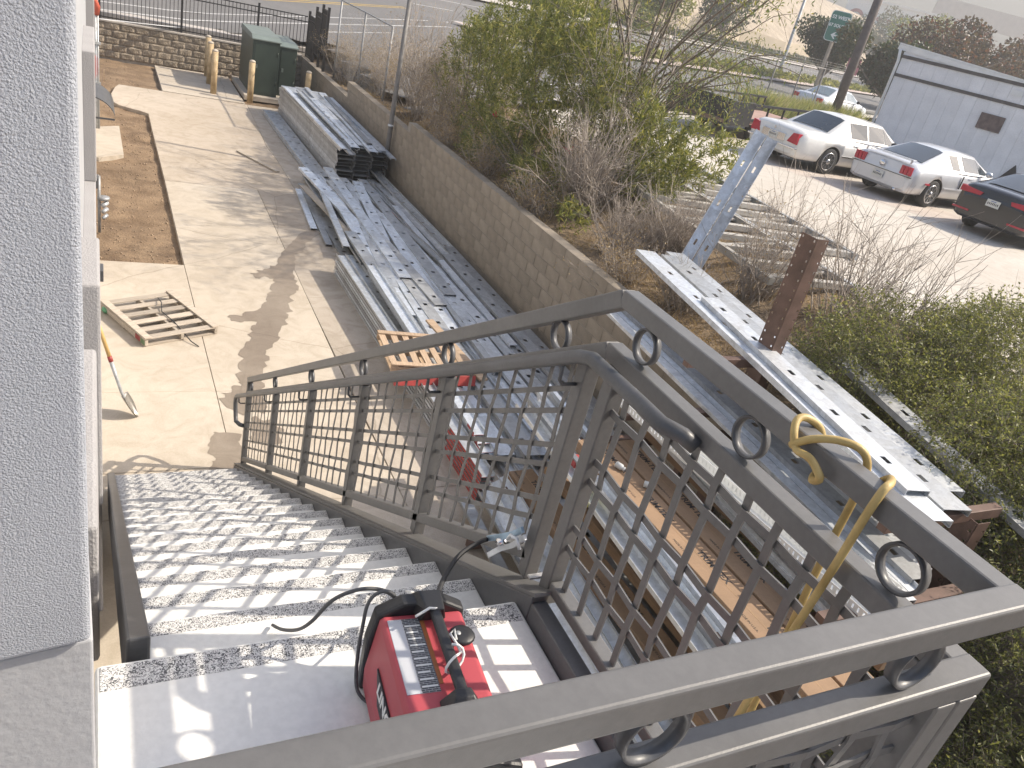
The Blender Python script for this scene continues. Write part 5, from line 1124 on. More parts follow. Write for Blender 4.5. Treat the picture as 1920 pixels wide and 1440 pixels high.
# ------------------------------------------------------------------ flatbed trailer
ft = thing('flatbed_trailer', (15.6, 19.6, LOT), 'black utility trailer with a rusty bed parked before the street fence', 'trailer', rz=R(22))
q = MB(); q.box((0, -1.0, .48), (6.4, 1.0, .58)); q.link('deck', mat('rusty_deck', (.34, .22, .18), .85, var=.2, scale=3), ft, local=True)
q = MB(); q.box((0, -1.04, .40), (.06, 1.04, 1.15)); q.link('rear_gate', IRON, ft, local=True, bevel=.01)
q = MB(); q.box((.061, -1.06, .42), (1.5, -1.0, 1.12)); q.link('side_panel', IRON, ft, local=True, bevel=.01)
for y in (-1.03, 1.03):
    for z in (.62, 1.05):
        q = MB(); q.bar((1.5, y, z), (6.4, y, z), .05, .07); q.link('side_rail', IRON, ft, local=True)
    for x in (2.5, 3.6, 4.7, 5.8, 6.35):
        q = MB(); q.bar((x, y, .45), (x, y, 1.06), .05, .05, (1, 0, 0)); q.link('side_post', IRON, ft, local=True)
for x in (2.2, 3.05):
    for y in (-.85, .85):
        w_ = put('wheel', wheel_mesh(.31), ft); w_.location = (x, y, .31); w_.rotation_euler = (0, 0, 0 if y > 0 else math.pi); put('rim', rim_mesh(.31), w_)
q = MB(); q.bar((6.4, -.6, .5), (7.6, 0, .48), .08, .1); q.bar((6.4, .6, .5), (7.6, 0, .49), .08, .1); q.link('drawbar', IRON, ft, local=True)
# ------------------------------------------------------------------ white shed at the right
SHED = mat('white_board_paint', (.76, .76, .77), .7, var=.08, scale=2, bump=.15, bscale=25, rnd=.035, fine=.08); SHEDT = mat('dark_rusted_strip', (.10, .09, .085), .8, var=.3, scale=3)
sd_ = R(-74.2); bx, by = 24.18, 20.64
sh = thing('white_shed', (bx, by, LOT), 'long white board sided shed with a gutter behind the parked cars', 'building', rz=sd_); HS = 3.65; SLP = -.057
q = MB(); q.add([(.02, .06, 0), (16, .06, 0), (16, 7, 0), (.02, 7, 0), (.02, .06, HS-.1), (16, .06, HS-.1+16*SLP), (16, 7, HS-.1+16*SLP), (.02, 7, HS-.1)], [(0,3,2,1),(4,5,6,7),(0,1,5,4),(1,2,6,5),(2,3,7,6),(3,0,4,7)]); q.link('wall', SHED, sh, local=True)
for k in range(39):
    x = .411*k; h = HS-.12+x*SLP-.03; bm_ = MB(); y_ = random.uniform(0, .006); bm_.box((x, y_, 0), (x+.406, .055, h)); bm_.link('board', SHED, sh, local=True)
for z in (3.356, 2.767):
    q = MB(); q.box((-.01, -.03, z-.05), (16, -.001, z+.05)); q.link('dark_strip', SHEDT, sh, local=True)
q = MB(); q.prism([(-.14, -.06), (.02, -.10), (.02, .06), (-.16, .06)], (-.25, 0, HS-.02), (16.2, 0, HS-.02+16.4*SLP)); q.link('gutter', WHITEP, sh, local=True)
q = MB(); q.prism([(-7.2, 0), (.02, 0), (.02, .05), (-7.2, .05)], (-.25, 0, HS+.045), (16.2, 0, HS+.045+16.4*SLP)); q.link('roof', WHITEP, sh, local=True)
q = MB(); q.tube([(-.12, -.1, HS-.1), (-.06, -.06, HS-.45), (-.05, -.05, .1)], .05, 8); q.link('downpipe', WHITEP, sh, local=True)
q = MB(); q.box((3.2, -.05, 1.87), (3.95, -.001, 2.35)); q.link('rusty_vent', mat('brown_rust', (.15, .11, .10), .8, var=.4, scale=6), sh, local=True, bevel=.01)
q = MB(); q.box((3.75, -.03, 3.02), (4.1, -.001, 3.18)); q.link('patch_plate', WHITEP, sh, local=True)
q = MB(); q.poly([(0, 0), (1.0, 0), (.55, .9)], -.03, -.002); q.v = [(4.3+a, c, b_+.25) for a, b_, c in q.v]; q.link('dark_triangle', DARKP, sh, local=True)  # flat black triangle low on the shed face
# ------------------------------------------------------------------ fences, poles, signs along the street
fp = [sq(s, 12.6) for s in (24.5, 27.6, 30.7, 33.8, 36.9, 40, 43.1)]
chain_fence('chain_link_fence', fp, LOT-.05, 2.3, 'tall chain link fence with barbed wire arms between the lot and the street', arm=1, sp=.4, r=.0025)
up_ = thing('utility_pole', (28.05, 26.15, 2.0), 'thick dark wooden utility pole standing before the silver white sedan', 'pole')
q = MB(); q.tube([(28.05, 26.15, 1.9), (28.07, 26.2, 5.5), (28.15, 26.3, 10.5)], [.20, .18, .15], 14); q.link('shaft', mat('weathered_pole', (.13, .11, .10), .9, var=.2, scale=5), up_)
def lamp_pole(p, h, lb):
    t = thing('street_lamp', p, lb, 'street lamp', 'street lamps'); q = MB(); q.tube([(p[0], p[1], p[2]), (p[0], p[1], p[2]+.5), (p[0], p[1], p[2]+h)], [.28, .17, .11], 10); q.link('shaft', GALV_D, t)
    q = MB(); q.tube([(p[0], p[1], p[2]+h), (p[0]-1, p[1]-2.0, p[2]+h+.5)], .06, 6); q.link('arm', GALV_D, t); q = MB(); q.box((p[0]-1.25, p[1]-2.5, p[2]+h+.42), (p[0]-.9, p[1]-1.9, p[2]+h+.56)); q.link('lamp_head', GALV_D, t, bevel=.03)
x, y = 62., 66.8; lamp_pole((x, y, zs(x, y)), 11, 'dark street lamp pole on the far pavement before the tan slope')
SGN = mat('green_sign', (.02, .16, .12), .5, var=.06, bump=0); SW = mat('sign_white', (.7, .74, .72), .5, var=.03, bump=0)
sx, sy = 48.3, 47.8; vd = Vector((sx, sy, 0)).normalized(); right = Vector((vd.y, -vd.x, 0)); fs_ = thing('freeway_sign', (sx, sy, zs(sx, sy)), 'green road sign reading 52 WEST 67 SOUTH with a left arrow on a post', 'sign')
def rrect(w, h, r_, y):
    pts = []
    for cx, cz, a0 in ((w/2-r_, h/2-r_, 0), (-w/2+r_, h/2-r_, 90), (-w/2+r_, -h/2+r_, 180), (w/2-r_, -h/2+r_, 270)):
        pts += [(cx+r_*math.cos(R(a0+30*k)), cz+r_*math.sin(R(a0+30*k))) for k in range(4)]
    return pts
cz = 4.885+.0335*58-zs(sx, sy)
for nm, w, h, off, m in (('panel', 1.43, 2.06, 0, SW), ('face', 1.35, 1.98, .012, SGN)):
    q = MB(); pts = rrect(w, h, .21, 0); n = len(pts); A_ = [right*a+Vector((0, 0, cz+c))-vd*(off+.02) for a, c in pts]; B_ = [p+vd*.03 for p in A_]; q.add(A_+B_, [tuple(range(n)), tuple(reversed(range(n, 2*n)))]+[(i, n+i, n+(i+1) % n, (i+1) % n) for i in range(n)]); q.link(nm, m, fs_, local=True)
for tx, dz, sz in (('52 WEST', .59, .32), ('67 SOUTH', .04, .29)): put_text(tx, sz, SW, fs_, frame(-vd*.045+Vector((0, 0, cz+dz)), right, (0, 0, 1)), .003, .012)
q = MB(); A_ = [(-.42, 0), (-.05, .34), (.1, .34), (-.1, .08), (.4, .08), (.4, -.08), (-.1, -.08), (.1, -.34), (-.05, -.34)]; v0 = [right*a*.7+Vector((0, 0, cz-.6+c*.7))-vd*.05 for a, c in A_]; n = len(v0); q.add(v0+[p+vd*.01 for p in v0], [tuple(range(n)), tuple(reversed(range(n, 2*n)))]+[(i, n+i, n+(i+1) % n, (i+1) % n) for i in range(n)]); q.link('arrow', SW, fs_, local=True)
q = MB(); q.box((-.10, -.10, -.2), (.10, .10, cz+.8)); q.M = None; q.v = [tuple(Vector(p)+vd*.2) for p in q.v]; q.link('post', WOOD_G, fs_, local=True)
sx2, sy2 = 46., 42.9; st2 = thing('small_sign', (sx2, sy2, zs(sx2, sy2)), 'small purple red notice on a thin post at the far kerb', 'sign')
q = MB(); q.cyl((0, 0, 0), (0, 0, 2.6), .05, 6); q.link('post', GALV_D, st2, local=True); q = MB(); q.box((-.6, -.06, 1.9), (.6, -.02, 2.9)); q.link('board', mat('maroon_board', (.25, .08, .12), .6), st2, local=True)
# low tan wall and clipped hedges along the far pavement
TAN = mat('tan_wall', (.50, .42, .31), .9, var=.06, scale=.5)
tw = thing('planter_wall', (*sq(80, 42), 2.5), 'low tan plastered wall along the foot of the far slope', 'wall')
for s in range(20, 160, 10):
    a, b_ = sq(s, 42.0+1.2*math.sin(s*.21)), sq(s+9.9, 42.0+1.2*math.sin((s+10)*.21)); za = zs(*a); q = MB(); q.prism([(-.15, -1), (.15, -1), (.15, 1.9), (-.15, 1.9)], (*a, za), (*b_, zs(*b_))); q.link('panel', TAN, tw)
r4 = np.random.default_rng(55)
def hedge(name, q0, q1, s0, s1, h, n, label, lm):
    S_ = r4.uniform(s0, s1, n); Q_ = r4.uniform(q0, q1, n); P = np.array([(*sq(s, qv), 0) for s, qv in zip(S_, Q_)]); hh = np.array([h*(.7+.5*mnoise.noise(Vector((s*.35, 0, 3)))) for s in S_]); P[:, 2] = [zs(a, b_) for a, b_ in P[:, :2]]+hh*r4.uniform(.1, 1, n)
    V, F = leaf_geo(P, orient(n, r4, .3), r4.uniform(.25, .5, n), .22, r4); put(name, npmesh(name, V, F, lm), label=label, cat='hedge', kind='stuff')
hedge('median_hedge', 24.6, 26.3, 31, 150, .6, 9000, 'low clipped hedge running along the street median', L_PRI); hedge('far_hedge', 39.6, 41.2, 25, 150, .9, 9000, 'dark low hedge at the foot of the tan wall', L_DRK)
# pampas-like tufts by the fence
for k, (x, y, h) in enumerate(((22.6, 24.6, 1.5), (24.3, 25.3, 1.3), (26.2, 25.9, 1.35), (28.0, 26.4, 1.3), (29.6, 26.9, 1.3))):
    n = 1300; a = r4.uniform(0, 6.283, n); d = np.stack([np.cos(a)*r4.uniform(.1, .8, n), np.sin(a)*r4.uniform(.1, .8, n), np.ones(n)], 1); d /= np.linalg.norm(d, axis=1)[:, None]; P = np.tile(np.array([x, y, 2.0]), (n, 1))+np.stack([r4.normal(size=n)*.3, r4.normal(size=n)*.3, np.zeros(n)], 1)
    V, F = leaf_geo(P, d, h*r4.uniform(.6, 1.15, n), .035, r4); t = thing('grass_tuft', (x, y, 2.0), ('leftmost pale plumed grass tuft by the street fence', 'second pale grass tuft from the left by the street fence', 'middle pale grass tuft below the silver white sedan', 'fourth pale grass tuft from the left by the street fence', 'rightmost pale grass tuft next to the white shed')[k], 'grass', 'plumed grass tufts by the fence')
    put('blades', npmesh('blades', V-np.array(t.location), F, PLUME), t)
# trees beyond the street
def far_tree(p, h, rad, label, lm, seed, n=5200, leaf=.34):
    r = np.random.default_rng(seed); p = np.array(p, float); c = p+np.array([0, 0, h-rad*.9]); bl_ = [(c, (rad, rad, rad*.85))]+[(c+r.normal(size=3)*rad*.55, (rad*.55, rad*.55, rad*.5)) for k in range(7)]
    P = blobs_points(bl_, n, r, .6); S = []
    for k in range(12):
        d = P[r.integers(len(P))]-(p+np.array([0, 0, h*.25])); s, pts, _ = walk(p+np.array([0, 0, h*.22]), d, np.linalg.norm(d)*.9, rad*.035, r, 6, .2); S += s
    t = thing('street_tree', tuple(p), label, 'tree', 'trees beyond the lot')
    V, F = leaf_geo(P, orient(len(P), r, .1), leaf*r.uniform(.6, 1.2, len(P)), leaf*.55, r); put('crown', npmesh('crown', V-p, F, lm), t)
    s, pts, _ = walk(p, (0, 0, 1), h*.3, rad*.06, r, 3, .05); V, F = seg_geo(s+S, 6); put('trunk', npmesh('trunk', V-p, F, BARK, True), t)
    return t
def gp(x, y): return (x, y, zs(x, y))
far_tree(gp(50.5, 49.6), 5.6, 2.2, 'dark crape myrtle tree right behind the green road sign', L_DRK, 1)
far_tree(gp(46, 39.4), 4.6, 1.9, 'round dark green tree just left of the white shed roof', L_DRK, 2)
far_tree(gp(55, 44.8), 7.2, 3.1, 'large bronze tree rising behind the left end of the white shed', L_RED, 3, 7000)
far_tree(gp(60, 45.5), 6.2, 2.9, 'broad bronze tree behind the middle of the white shed roof', L_RED, 4, 6500)
far_tree(gp(70, 49.0), 7.0, 3.2, 'bronze tree farthest right behind the white shed roof', L_RED, 9, 6500)
far_tree(gp(100, 82.0), 10.5, 3.8, 'pale green tree in the distance at the upper right', L_YEL, 5, 5000)
far_tree(gp(60, 75), 7.0, 3.0, 'dark tree on the far slope above the drooping branches', L_DRK, 6); far_tree(gp(45, 66.5), 6.0, 2.6, 'dark green tree at the far pavement above the oleanders', L_OLE, 7)
far_tree(gp(116, 110), 6.5, 2.5, 'small dark tree on the slope below the white sign wall', L_DRK, 8, 3500)
# big white sign wall on the hill and dark far ridge
t_ = 185; sg_ = thing('sign_wall', (163, 150, 12.0), 'white sign wall with a red arch emblem high on the far slope', 'sign'); v2 = Vector((163, 150, 0)).normalized(); rr_ = Vector((v2.y, -v2.x, 0)); zc = 4.2
q = MB(); v0 = [rr_*a+Vector((0, 0, c)) for a, c in ((-8, -2), (12, -2), (12, 6.0), (-8, 6.0))]; q.add(v0+[p+v2*1.0 for p in v0], [(0,1,2,3),(7,6,5,4),(0,4,5,1),(1,5,6,2),(2,6,7,3),(3,7,4,0)]); q.link('wall', WHITEP, sg_, local=True)
q = MB(); v0 = [rr_*a+Vector((0, 0, c))-v2*.3 for a, c in ((-8.3, 6.01), (12.3, 6.01), (12.3, 6.5), (-8.3, 6.5))]; q.add(v0+[p+v2*1.5 for p in v0], [(0,1,2,3),(7,6,5,4),(0,4,5,1),(1,5,6,2),(2,6,7,3),(3,7,4,0)]); q.link('cap', WHITEP, sg_, local=True)
MAR = mat('maroon_sign', (.30, .05, .07), .6)
q = MB(); pts = [(1.9*math.cos(R(a)), 1.9*math.sin(R(a))) for a in range(0, 181, 15)]+[(1.2*math.cos(R(a)), 1.2*math.sin(R(a))) for a in range(180, -1, -15)]; n = len(pts); v0 = [rr_*(a-5.2)+Vector((0, 0, 2.0+c))-v2*.1 for a, c in pts]
for i in range(12): q.add([v0[i], v0[i+1], v0[n-2-i], v0[n-1-i]], [(0, 1, 2, 3)])
q.add([rr_*(.9*math.cos(R(a))-5.2)+Vector((0, 0, 2.0+.9*math.sin(R(a))))-v2*.1 for a in range(0, 181, 20)], [tuple(range(10))]); q.link('arch_emblem', MAR, sg_, local=True)
put_text('Western', 2.0, MAR, sg_, frame(rr_*1.0+Vector((0, 0, 2.9))-v2*.12, rr_, (0, 0, 1)), .02, .03)
RIDGE = mat('far_brush', (.05, .06, .05), .95, var=.3, scale=.06, bump=0, col2=(.09, .09, .075))
q = MB(); n = 40; vs = []
for k in range(n):
    a = R(-20+k*3.2); rr2 = 420; h = 62+9*nz(k, 0, .35)+3*nz(k, 0, 1.3); vs += [(rr2*math.sin(a+R(30)), rr2*math.cos(a+R(30)), 0), (1.25*rr2*math.sin(a+R(30)), 1.25*rr2*math.cos(a+R(30)), h)]
q.smooth = True; q.add(vs, [(2*k, 2*k+1, 2*k+3, 2*k+2) for k in range(n-1)]); q.link('far_ridge', RIDGE, kind='structure')
# ------------------------------------------------------------------ white lattice frames lying at the edge of the lot
LAT = mat('dusty_white_steel', (.42, .40, .365), .75, var=.15, scale=3, bump=.1, fine=.12)
for f_, (ox, lb) in enumerate(((7.9, 'white lattice frame lying in the lot nearest the twigs'), (9.5, 'white lattice frame lying in the lot farther from the twigs'))):
    t = thing('lattice_frame', (ox, 7.3+f_*1.5, LOT+.02), lb, 'steel frame', 'white lattice frames on the lot', rz=R(-6))
    for x in (0, 1.5):
        q = MB(); q.box((x-.04, 0, 0), (x+.04, 6.2, .10)); q.link('rail', GALV_D if x else LAT, t, local=True)
    for k in range(11):
        y = .1+.59*k; q = MB(); q.box((.04, y, .0), (1.46, y+.12, .09)); q.link('rung', LAT, t, local=True, bevel=.004)
        if k < 10 and k % 2 == 0: q = MB(); q.bar((.06, y+.14, .05), (1.44, y+.56, .05), .03, .03); q.link('diagonal', LAT, t, local=True)

# pale freeway barrier across the top of the far slope
q = MB(); a_, b_ = Vector((.957, .80, .085))*235, Vector((1.05, .725, .083))*235; q.bar((a_.x, a_.y, 4.885+a_.z), (b_.x, b_.y, 4.885+b_.z), 1.0, 5.5); q.link('freeway_barrier', WALK, label='long pale freeway barrier across the upper right of the far slope', cat='barrier')
for k, (x, y) in enumerate(((150, 118), (160, 112), (172, 110), (180, 100), (140, 124))):
    far_tree((x, y, zs(x, y)), 9, 4.6, ('distant green tree below the freeway barrier, leftmost but one', 'distant green tree below the middle of the freeway barrier', 'distant green tree below the right part of the freeway barrier', 'distant green tree at the far right below the freeway barrier', 'distant green tree at the left end of the freeway barrier')[k], L_YEL if k % 2 else L_DRK, 60+k, 3000, .6)
def smooth(P, n=5):
    P = [Vector(p) for p in P]; out = []
    for i in range(len(P)-1):
        a, b_, c, d = P[max(0, i-1)], P[i], P[i+1], P[min(len(P)-1, i+2)]
        for k in range(n):
            t = k/n; out.append(.5*((2*b_)+(c-a)*t+(2*a-5*b_+4*c-d)*t*t+(3*b_-a-3*c+d)*t**3))
    return out+[P[-1]]
# ------------------------------------------------------------------ red welder on the landing
WR = m_paint('welder_red', (.42, .065, .08), .5, 0, .05)
wd = thing('welder', (.682, 1.10, LZ+.002), 'red portable welder with black handle and end panels on the white landing', 'welder', rz=R(-5))
q = MB(); q.add([(-.115, -.20, .02), (.115, -.20, .02), (.115, .205, .02), (-.115, .205, .02), (-.120, -.20, .10), (.120, -.20, .10), (.120, .205, .10), (-.120, .205, .10), (-.105, -.20, .29), (.105, -.20, .29), (.105, .205, .29), (-.105, .205, .29), (-.095, -.20, .30), (.095, -.20, .30), (.095, .205, .30), (-.095, .205, .30)],
    [(3,2,1,0)]+[(4*i+j, 4*i+(j+1) % 4, 4*i+4+(j+1) % 4, 4*i+4+j) for i in range(3) for j in range(4)]+[(12,13,14,15)]); q.link('case', WR, wd, local=True, bevel=.004)
def arch(y0, y1, nm, peak):
    pts = [(-.122, .0), (.122, .0), (.124, .20), (.112, .30), (.05, .318+peak), (-.05, .318+peak), (-.112, .30), (-.124, .20)]; q = MB(); n = len(pts)
    q.add([(x, y0, z) for x, z in pts]+[(x, y1, z) for x, z in pts], [tuple(range(n)), tuple(reversed(range(n, 2*n)))]+[(i, n+i, n+(i+1) % n, (i+1) % n) for i in range(n)]); return q.link(nm, BLACKP, wd, local=True, bevel=.008)
bz = arch(.206, .245, 'rear_panel', .022); fr = arch(-.24, -.201, 'front_panel', .01)
q = MB(); q.add([(-.015, .18, .30), (.055, .18, .30), (.06, .25, .322), (-.04, .25, .322), (-.002, .17, .352), (.042, .17, .352), (.05, .24, .352), (-.01, .24, .352)], [(0,1,5,4),(1,2,6,5),(2,3,7,6),(3,0,4,7),(4,5,6,7),(3,2,1,0)]); q.link('handle_foot', BLACKP, wd, local=True, bevel=.004)
q = MB(); q.box((.006, -.07, .332), (.034, .18, .350)); q.link('handle', BLACKP, wd, local=True, bevel=.008, seg=3)
q = MB(); q.add([(-.03, -.14, .3005), (.07, -.14, .3005), (.065, -.055, .3005), (-.025, -.055, .3005), (-.002, -.085, .352), (.042, -.085, .352), (.038, -.062, .353), (.002, -.062, .353)], [(0,1,5,4),(1,2,6,5),(2,3,7,6),(3,0,4,7),(4,5,6,7),(3,2,1,0)]); q.link('handle_foot', BLACKP, wd, local=True, bevel=.004)
for (x, y) in ((.080, .12), (.082, -.10)):
    q = MB(); q.smooth = True; q.lathe([(.03, .3005), (.032, .306), (.028, .312), (.012, .314)], (x, y, 0), 16); k_ = q.link('cable_port', BLACKP, wd, local=True)
    q = MB(); q.lathe([(.007, .3145), (.007, .317)], (x-.012, y, 0), 8); q.link('screw', GALV_D, k_, local=True)
def m_print(name, c1, c2, sc):
    t = NT(name); b_ = t.n('TexBrick'); b_.inputs['Scale'].default_value = sc; b_.inputs['Color1'].default_value = (*c1, 1); b_.inputs['Color2'].default_value = (*c1, 1); b_.inputs['Mortar'].default_value = (*c2, 1); b_.inputs['Mortar Size'].default_value = .012
    b_.inputs['Brick Width'].default_value = .22; b_.inputs['Row Height'].default_value = .07; nn = t.noise(350, 2); mx = t.mix(.35, b_.outputs[0], nn.outputs['Fac'], 'MULTIPLY'); t.l(t.tc.outputs['Object'], b_.inputs['Vector']); t.l(mx.outputs[0], t.b.inputs['Base Color']); t.b.inputs['Roughness'].default_value = .45; return t.m
LBW, LBK, LBO = m_print('label_white', (.78, .78, .76), (.25, .28, .4), 26), m_print('label_black', (.05, .05, .06), (.4, .4, .4), 14), m_print('label_orange', (.55, .20, .06), (.15, .05, .03), 30)
for nm, x0_, x1_, y0_, y1_, m in (('instruction_label', -.090, -.056, -.03, .19, LBW), ('warning_label', -.0555, -.012, -.03, .19, LBK), ('warning_strip', -.0115, -.001, -.01, .185, LBO)):
    q = MB(); q.box((x0_, y0_, .3002), (x1_, y1_, .3012)); lo = q.link(nm, m, wd, local=True)
    if nm == 'warning_label':
        for k in range(10):
            q = MB(); yy = -.015+.02*k; q.box((x0_+.003, yy, .3013), (x1_-.003-.004*(k % 3), yy+.004, .3017)); q.link('print_line', WHITEP, lo, local=True)
q = MB(); v0 = [(-.1188, -.19, .165), (-.1188, .10, .165), (-.1166, .08, .185), (-.1135, -.17, .21), (-.1135, -.19, .21)]; 
q = MB(); v0 = [(-.1206, -.19, .140), (-.1206, .06, .140), (-.1164, .12, .205), (-.1164, -.19, .205)]; q.add(v0+[(x+.004, y, z) for x, y, z in v0], [(0,3,2,1),(4,5,6,7),(0,1,5,4),(1,2,6,5),(2,3,7,6),(3,0,4,7)]); q.link('logo_plate', BLACKP, wd, local=True)
put_text('LINCOLN', .052, WHITEP, wd, frame((-.1190, -.03, .183), (0, -1, 0), (.064, 0, 1)), .0006, .0016); put_text('ELECTRIC', .026, WHITEP, wd, frame((-.1208, -.06, .153), (0, -1, 0), (.064, 0, 1)), .0006, .0008)
for k in range(4):
    q = MB(); q.box((-.03, -.2415, .10+.035*k), (.045, -.2400, .118+.035*k)); q.link('vent_slot', DARKP, fr, local=True)
q = MB(); q.box((.06, -.2415, .05), (.112, -.2402, .26)); q.link('rating_plate', m_print('rating_plate', (.22, .22, .22), (.5, .5, .5), 30), fr, local=True)
for x in (-.09, .09):
    for y in (-.17, .17):
        q = MB(); q.cyl((x, y, -.001), (x, y, .025), .014, 10); q.link('foot', RUBBER, wd, local=True)
wd.scale = (1.03, 1.03, .87); wd.location = (.70, 1.13, LZ+.002)
# cables
CORD = mat('grey_cord', (.085, .085, .085), .6, var=.15)
q = MB(); q.tube(smooth([(.75, 1.38, 3.34), (.70, 1.42, 3.385), (.66, 1.45, 3.41), (.61, 1.46, 3.42), (.56, 1.46, 3.415), (.52, 1.47, 3.38), (.49, 1.50, 3.29), (.48, 1.58, 3.18), (.47, 1.70, 3.06), (.46, 1.78, 3.0)]), .0052, 8); q.link('power_cord', CORD, label='black power cord arching from the welder toward the steps', cat='cable')
q = MB(); pts = smooth([(.69, 1.38, 3.37), (.66, 1.40, 3.445), (.625, 1.41, 3.452), (.595, 1.40, 3.43), (.585, 1.385, 3.37), (.58, 1.37, 3.28), (.58, 1.34, 3.20), (.60, 1.31, 3.174), (.64, 1.28, 3.172), (.68, 1.25, 3.172)]); q.tube(pts, .0048, 8); q.link('torch_cable', CORD, label='grey torch cable coiled behind the welder', cat='cable')
cp = [(.75, 1.375, 3.30), (.78, 1.40, 3.22), (.86, 1.52, 3.19), (.93, 1.66, 3.15), (1.00, 1.76, 3.14), (1.08, 1.84, 3.14), (1.16, 1.875, 3.15), (1.185, 1.865, 3.17)]
q = MB(); q.tube(smooth(cp), .0085, 8); q.link('ground_cable', RUBBER, label='black ground cable running from the welder to the spring clamp', cat='cable')
cl = thing('ground_clamp', (1.19, 1.78, 3.22), 'blue and silver spring ground clamp biting the bottom rail of the stair guard', 'clamp')
BLU = m_galv('blue_zinc', (.42, .58, .74), .1, .6, .3)
def plate_path(nm, pts, w, th, m):
    q = MB()
    for a, b_ in zip(pts[:-1], pts[1:]): q.bar(a, b_, w, th, (1, 0, .2), ext=.002)
    return q.link(nm, m, cl)
plate_path('jaw', [(1.195, 1.875, 3.165), (1.195, 1.80, 3.235), (1.20, 1.745, 3.29), (1.20, 1.70, 3.345)], .020, .010, BLU); plate_path('jaw', [(1.185, 1.83, 3.13), (1.19, 1.78, 3.20), (1.195, 1.72, 3.265), (1.20, 1.675, 3.335)], .018, .009, GALV_B)
q = MB(); q.cyl((1.175, 1.785, 3.225), (1.215, 1.785, 3.225), .013, 10); q.link('spring', CHROME, cl); q = MB(); q.tube([(1.185, 1.745, 3.27), (1.175, 1.72, 3.31), (1.18, 1.69, 3.32), (1.19, 1.67, 3.29)], .006, 6); q.link('copper_braid', GALV_B, cl)
q = MB(); rw = random.Random(3); pts = []
for k, p in enumerate([(.66, 1.26, 3.52), (.70, 1.275, 3.525), (.72, 1.28, 3.52), (.755, 1.33, 3.50), (.76, 1.37, 3.46), (.765, 1.41, 3.43), (.755, 1.45, 3.40), (.77, 1.52, 3.33), (.765, 1.56, 3.30), (.80, 1.58, 3.27)]): pts.append((p[0]+.02+rw.uniform(-.006, .006), p[1]+.03, p[2]-.045+rw.uniform(-.006, .006)))
q.tube(pts, .0034, 6); q.link('white_wire', WHITEP, label='thin white tie wire trailing from the welder handle over the rear panel', cat='wire')
q = MB(); pts = [(.727+.03*math.sin(a), 1.15+.025*math.cos(a*.7), 3.468+.022*math.cos(a)) for a in [k*.55 for k in range(12)]]+[(.76, 1.18, 3.45), (.767, 1.22, 3.436), (.76, 1.25, 3.44), (.775, 1.26, 3.442), (.77, 1.23, 3.437)]; q.tube(pts, .0034, 6); q.link('white_wire', WHITEP, label='white tie wire knotted round the near end of the welder handle', cat='wire')
# ------------------------------------------------------------------ yellow hose over the guard
HOSE = mat('yellow_hose', (.42, .28, .085), .5, var=.2, scale=14, bump=.2, bscale=120, col2=(.56, .41, .16))
hp = [(1.17, .74, 3.20), (1.18, .737, 3.5), (1.19, .733, 3.70), (1.20, .722, 3.9), (1.21, .714, 4.08), (1.213, .71, 4.18), (1.228, .712, 4.238), (1.255, .722, 4.243), (1.285, .745, 4.235), (1.298, .785, 4.19), (1.297, .84, 4.165), (1.26, .865, 4.166), (1.222, .845, 4.165), (1.212, .825, 4.185), (1.210, .86, 4.205), (1.213, .90, 4.20), (1.217, .925, 4.225), (1.235, .942, 4.243), (1.262, .94, 4.244), (1.292, .925, 4.225), (1.298, .90, 4.18)]
q = MB(); q.tube(smooth(hp), .0080, 10); q.link('yellow_hose', HOSE, label='yellow hose knotted over the top rail of the landing guard, inner strand', cat='hose', group='yellow hose on the guard')
hp = [(1.212, .915, 4.20), (1.222, .885, 4.233), (1.25, .85, 4.252), (1.28, .815, 4.25), (1.299, .80, 4.21), (1.30, .798, 4.13), (1.302, .80, 3.98), (1.303, .793, 3.77), (1.305, .785, 3.5), (1.31, .78, 3.2), (1.32, .77, 2.9)]
q = MB(); q.tube(smooth(hp), .0080, 10); q.link('yellow_hose', HOSE, label='yellow hose strand dropping down the outer face of the landing guard', cat='hose', group='yellow hose on the guard')
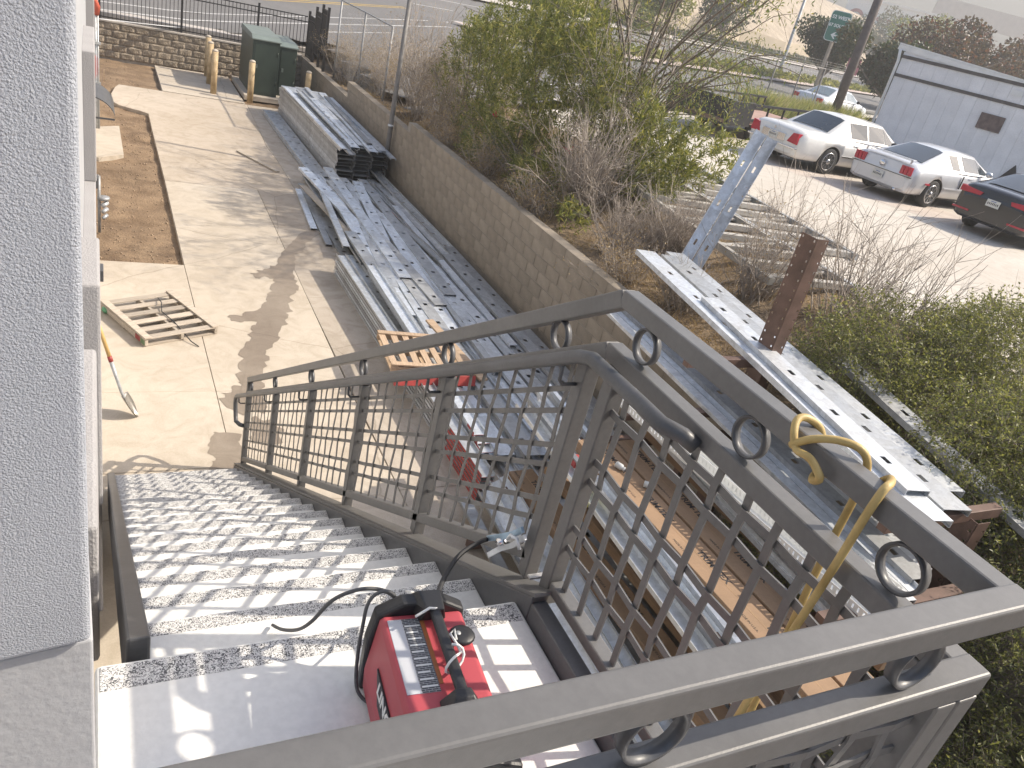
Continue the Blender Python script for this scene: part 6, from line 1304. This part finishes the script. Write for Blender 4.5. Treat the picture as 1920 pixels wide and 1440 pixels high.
# ------------------------------------------------------------------ shovel against the building
sv = thing('shovel', (.3, 7.76, 0), 'round point shovel with a red grip leaning on the stucco building', 'shovel')
A0, A1 = Vector((.205, 7.80, .26)), Vector((-.105, 8.03, 1.33)); dv = (A1-A0).normalized(); tip = Vector((.334, 7.75, .002)); bd = (A0-tip).normalized()
side = bd.cross(Vector((.9, -.1, .35))).normalized(); nrm_ = side.cross(bd).normalized(); V = []; F = []; nu, nv = 9, 7
for i in range(nu):
    u = i/(nu-1); wdt = .105*min(1, (u*1.9)**.62)*(1 if u < .85 else 1-.15*(u-.85)/.15)
    for j in range(nv):
        v = (j/(nv-1)-.5)*2; V.append(tuple(tip+bd*(u*.27)+side*(wdt*v)+nrm_*(.028*(v*v)-.02*u*(1-abs(v))*1.0)))
for i in range(nu-1):
    for j in range(nv-1): F.append((i*nv+j, (i+1)*nv+j, (i+1)*nv+j+1, i*nv+j+1))
q = MB(); q.smooth = True; q.add(V, F); bo = q.link('blade', m_galv('worn_shovel_steel', (.38, .36, .33), .05, .8, .38), sv); so_ = bo.modifiers.new('solid', 'SOLIDIFY'); so_.thickness = .003
q = MB(); pth = [tip+bd*.25, A0+dv*.04, A0+dv*.14]; q.tube(smooth(pth)+[A0+dv*.36], [.016]*len(smooth(pth))+[.021], 10); q.link('socket', GALV_D, sv)
q = MB(); q.cyl(A0+dv*.36, A0+dv*.42, .0225, 10); q.link('collar', RED, sv); q = MB(); q.cyl(A0+dv*.42, A0+dv*.9, .0195, 10); q.link('handle', mat('ash_handle', (.55, .36, .14), .5, var=.15, scale=12), sv)
q = MB(); q.tube([A0+dv*.9, A0+dv*1.0, A1], [.0195, .021, .021], 10); q.link('grip', mat('red_grip', (.48, .08, .07), .6, var=.15), sv)
# ------------------------------------------------------------------ thin haze over the whole place, also standing in for lens glare
hz = bpy.data.materials.new('thin_haze'); hz.use_nodes = True; ht = hz.node_tree; ht.nodes.remove(ht.nodes['Principled BSDF'])
pv = ht.nodes.new('ShaderNodeVolumePrincipled'); pv.inputs['Color'].default_value = (.93, .92, .90, 1); pv.inputs['Density'].default_value = .0017; pv.inputs['Anisotropy'].default_value = .25
ht.links.new(pv.outputs[0], ht.nodes['Material Output'].inputs['Volume'])
q = MB(); q.box((-950, -950, -2.0), (1550, 1550, 80)); q.link('haze', hz, label='thin pale haze filling the air over the whole place', cat='haze', kind='stuff')
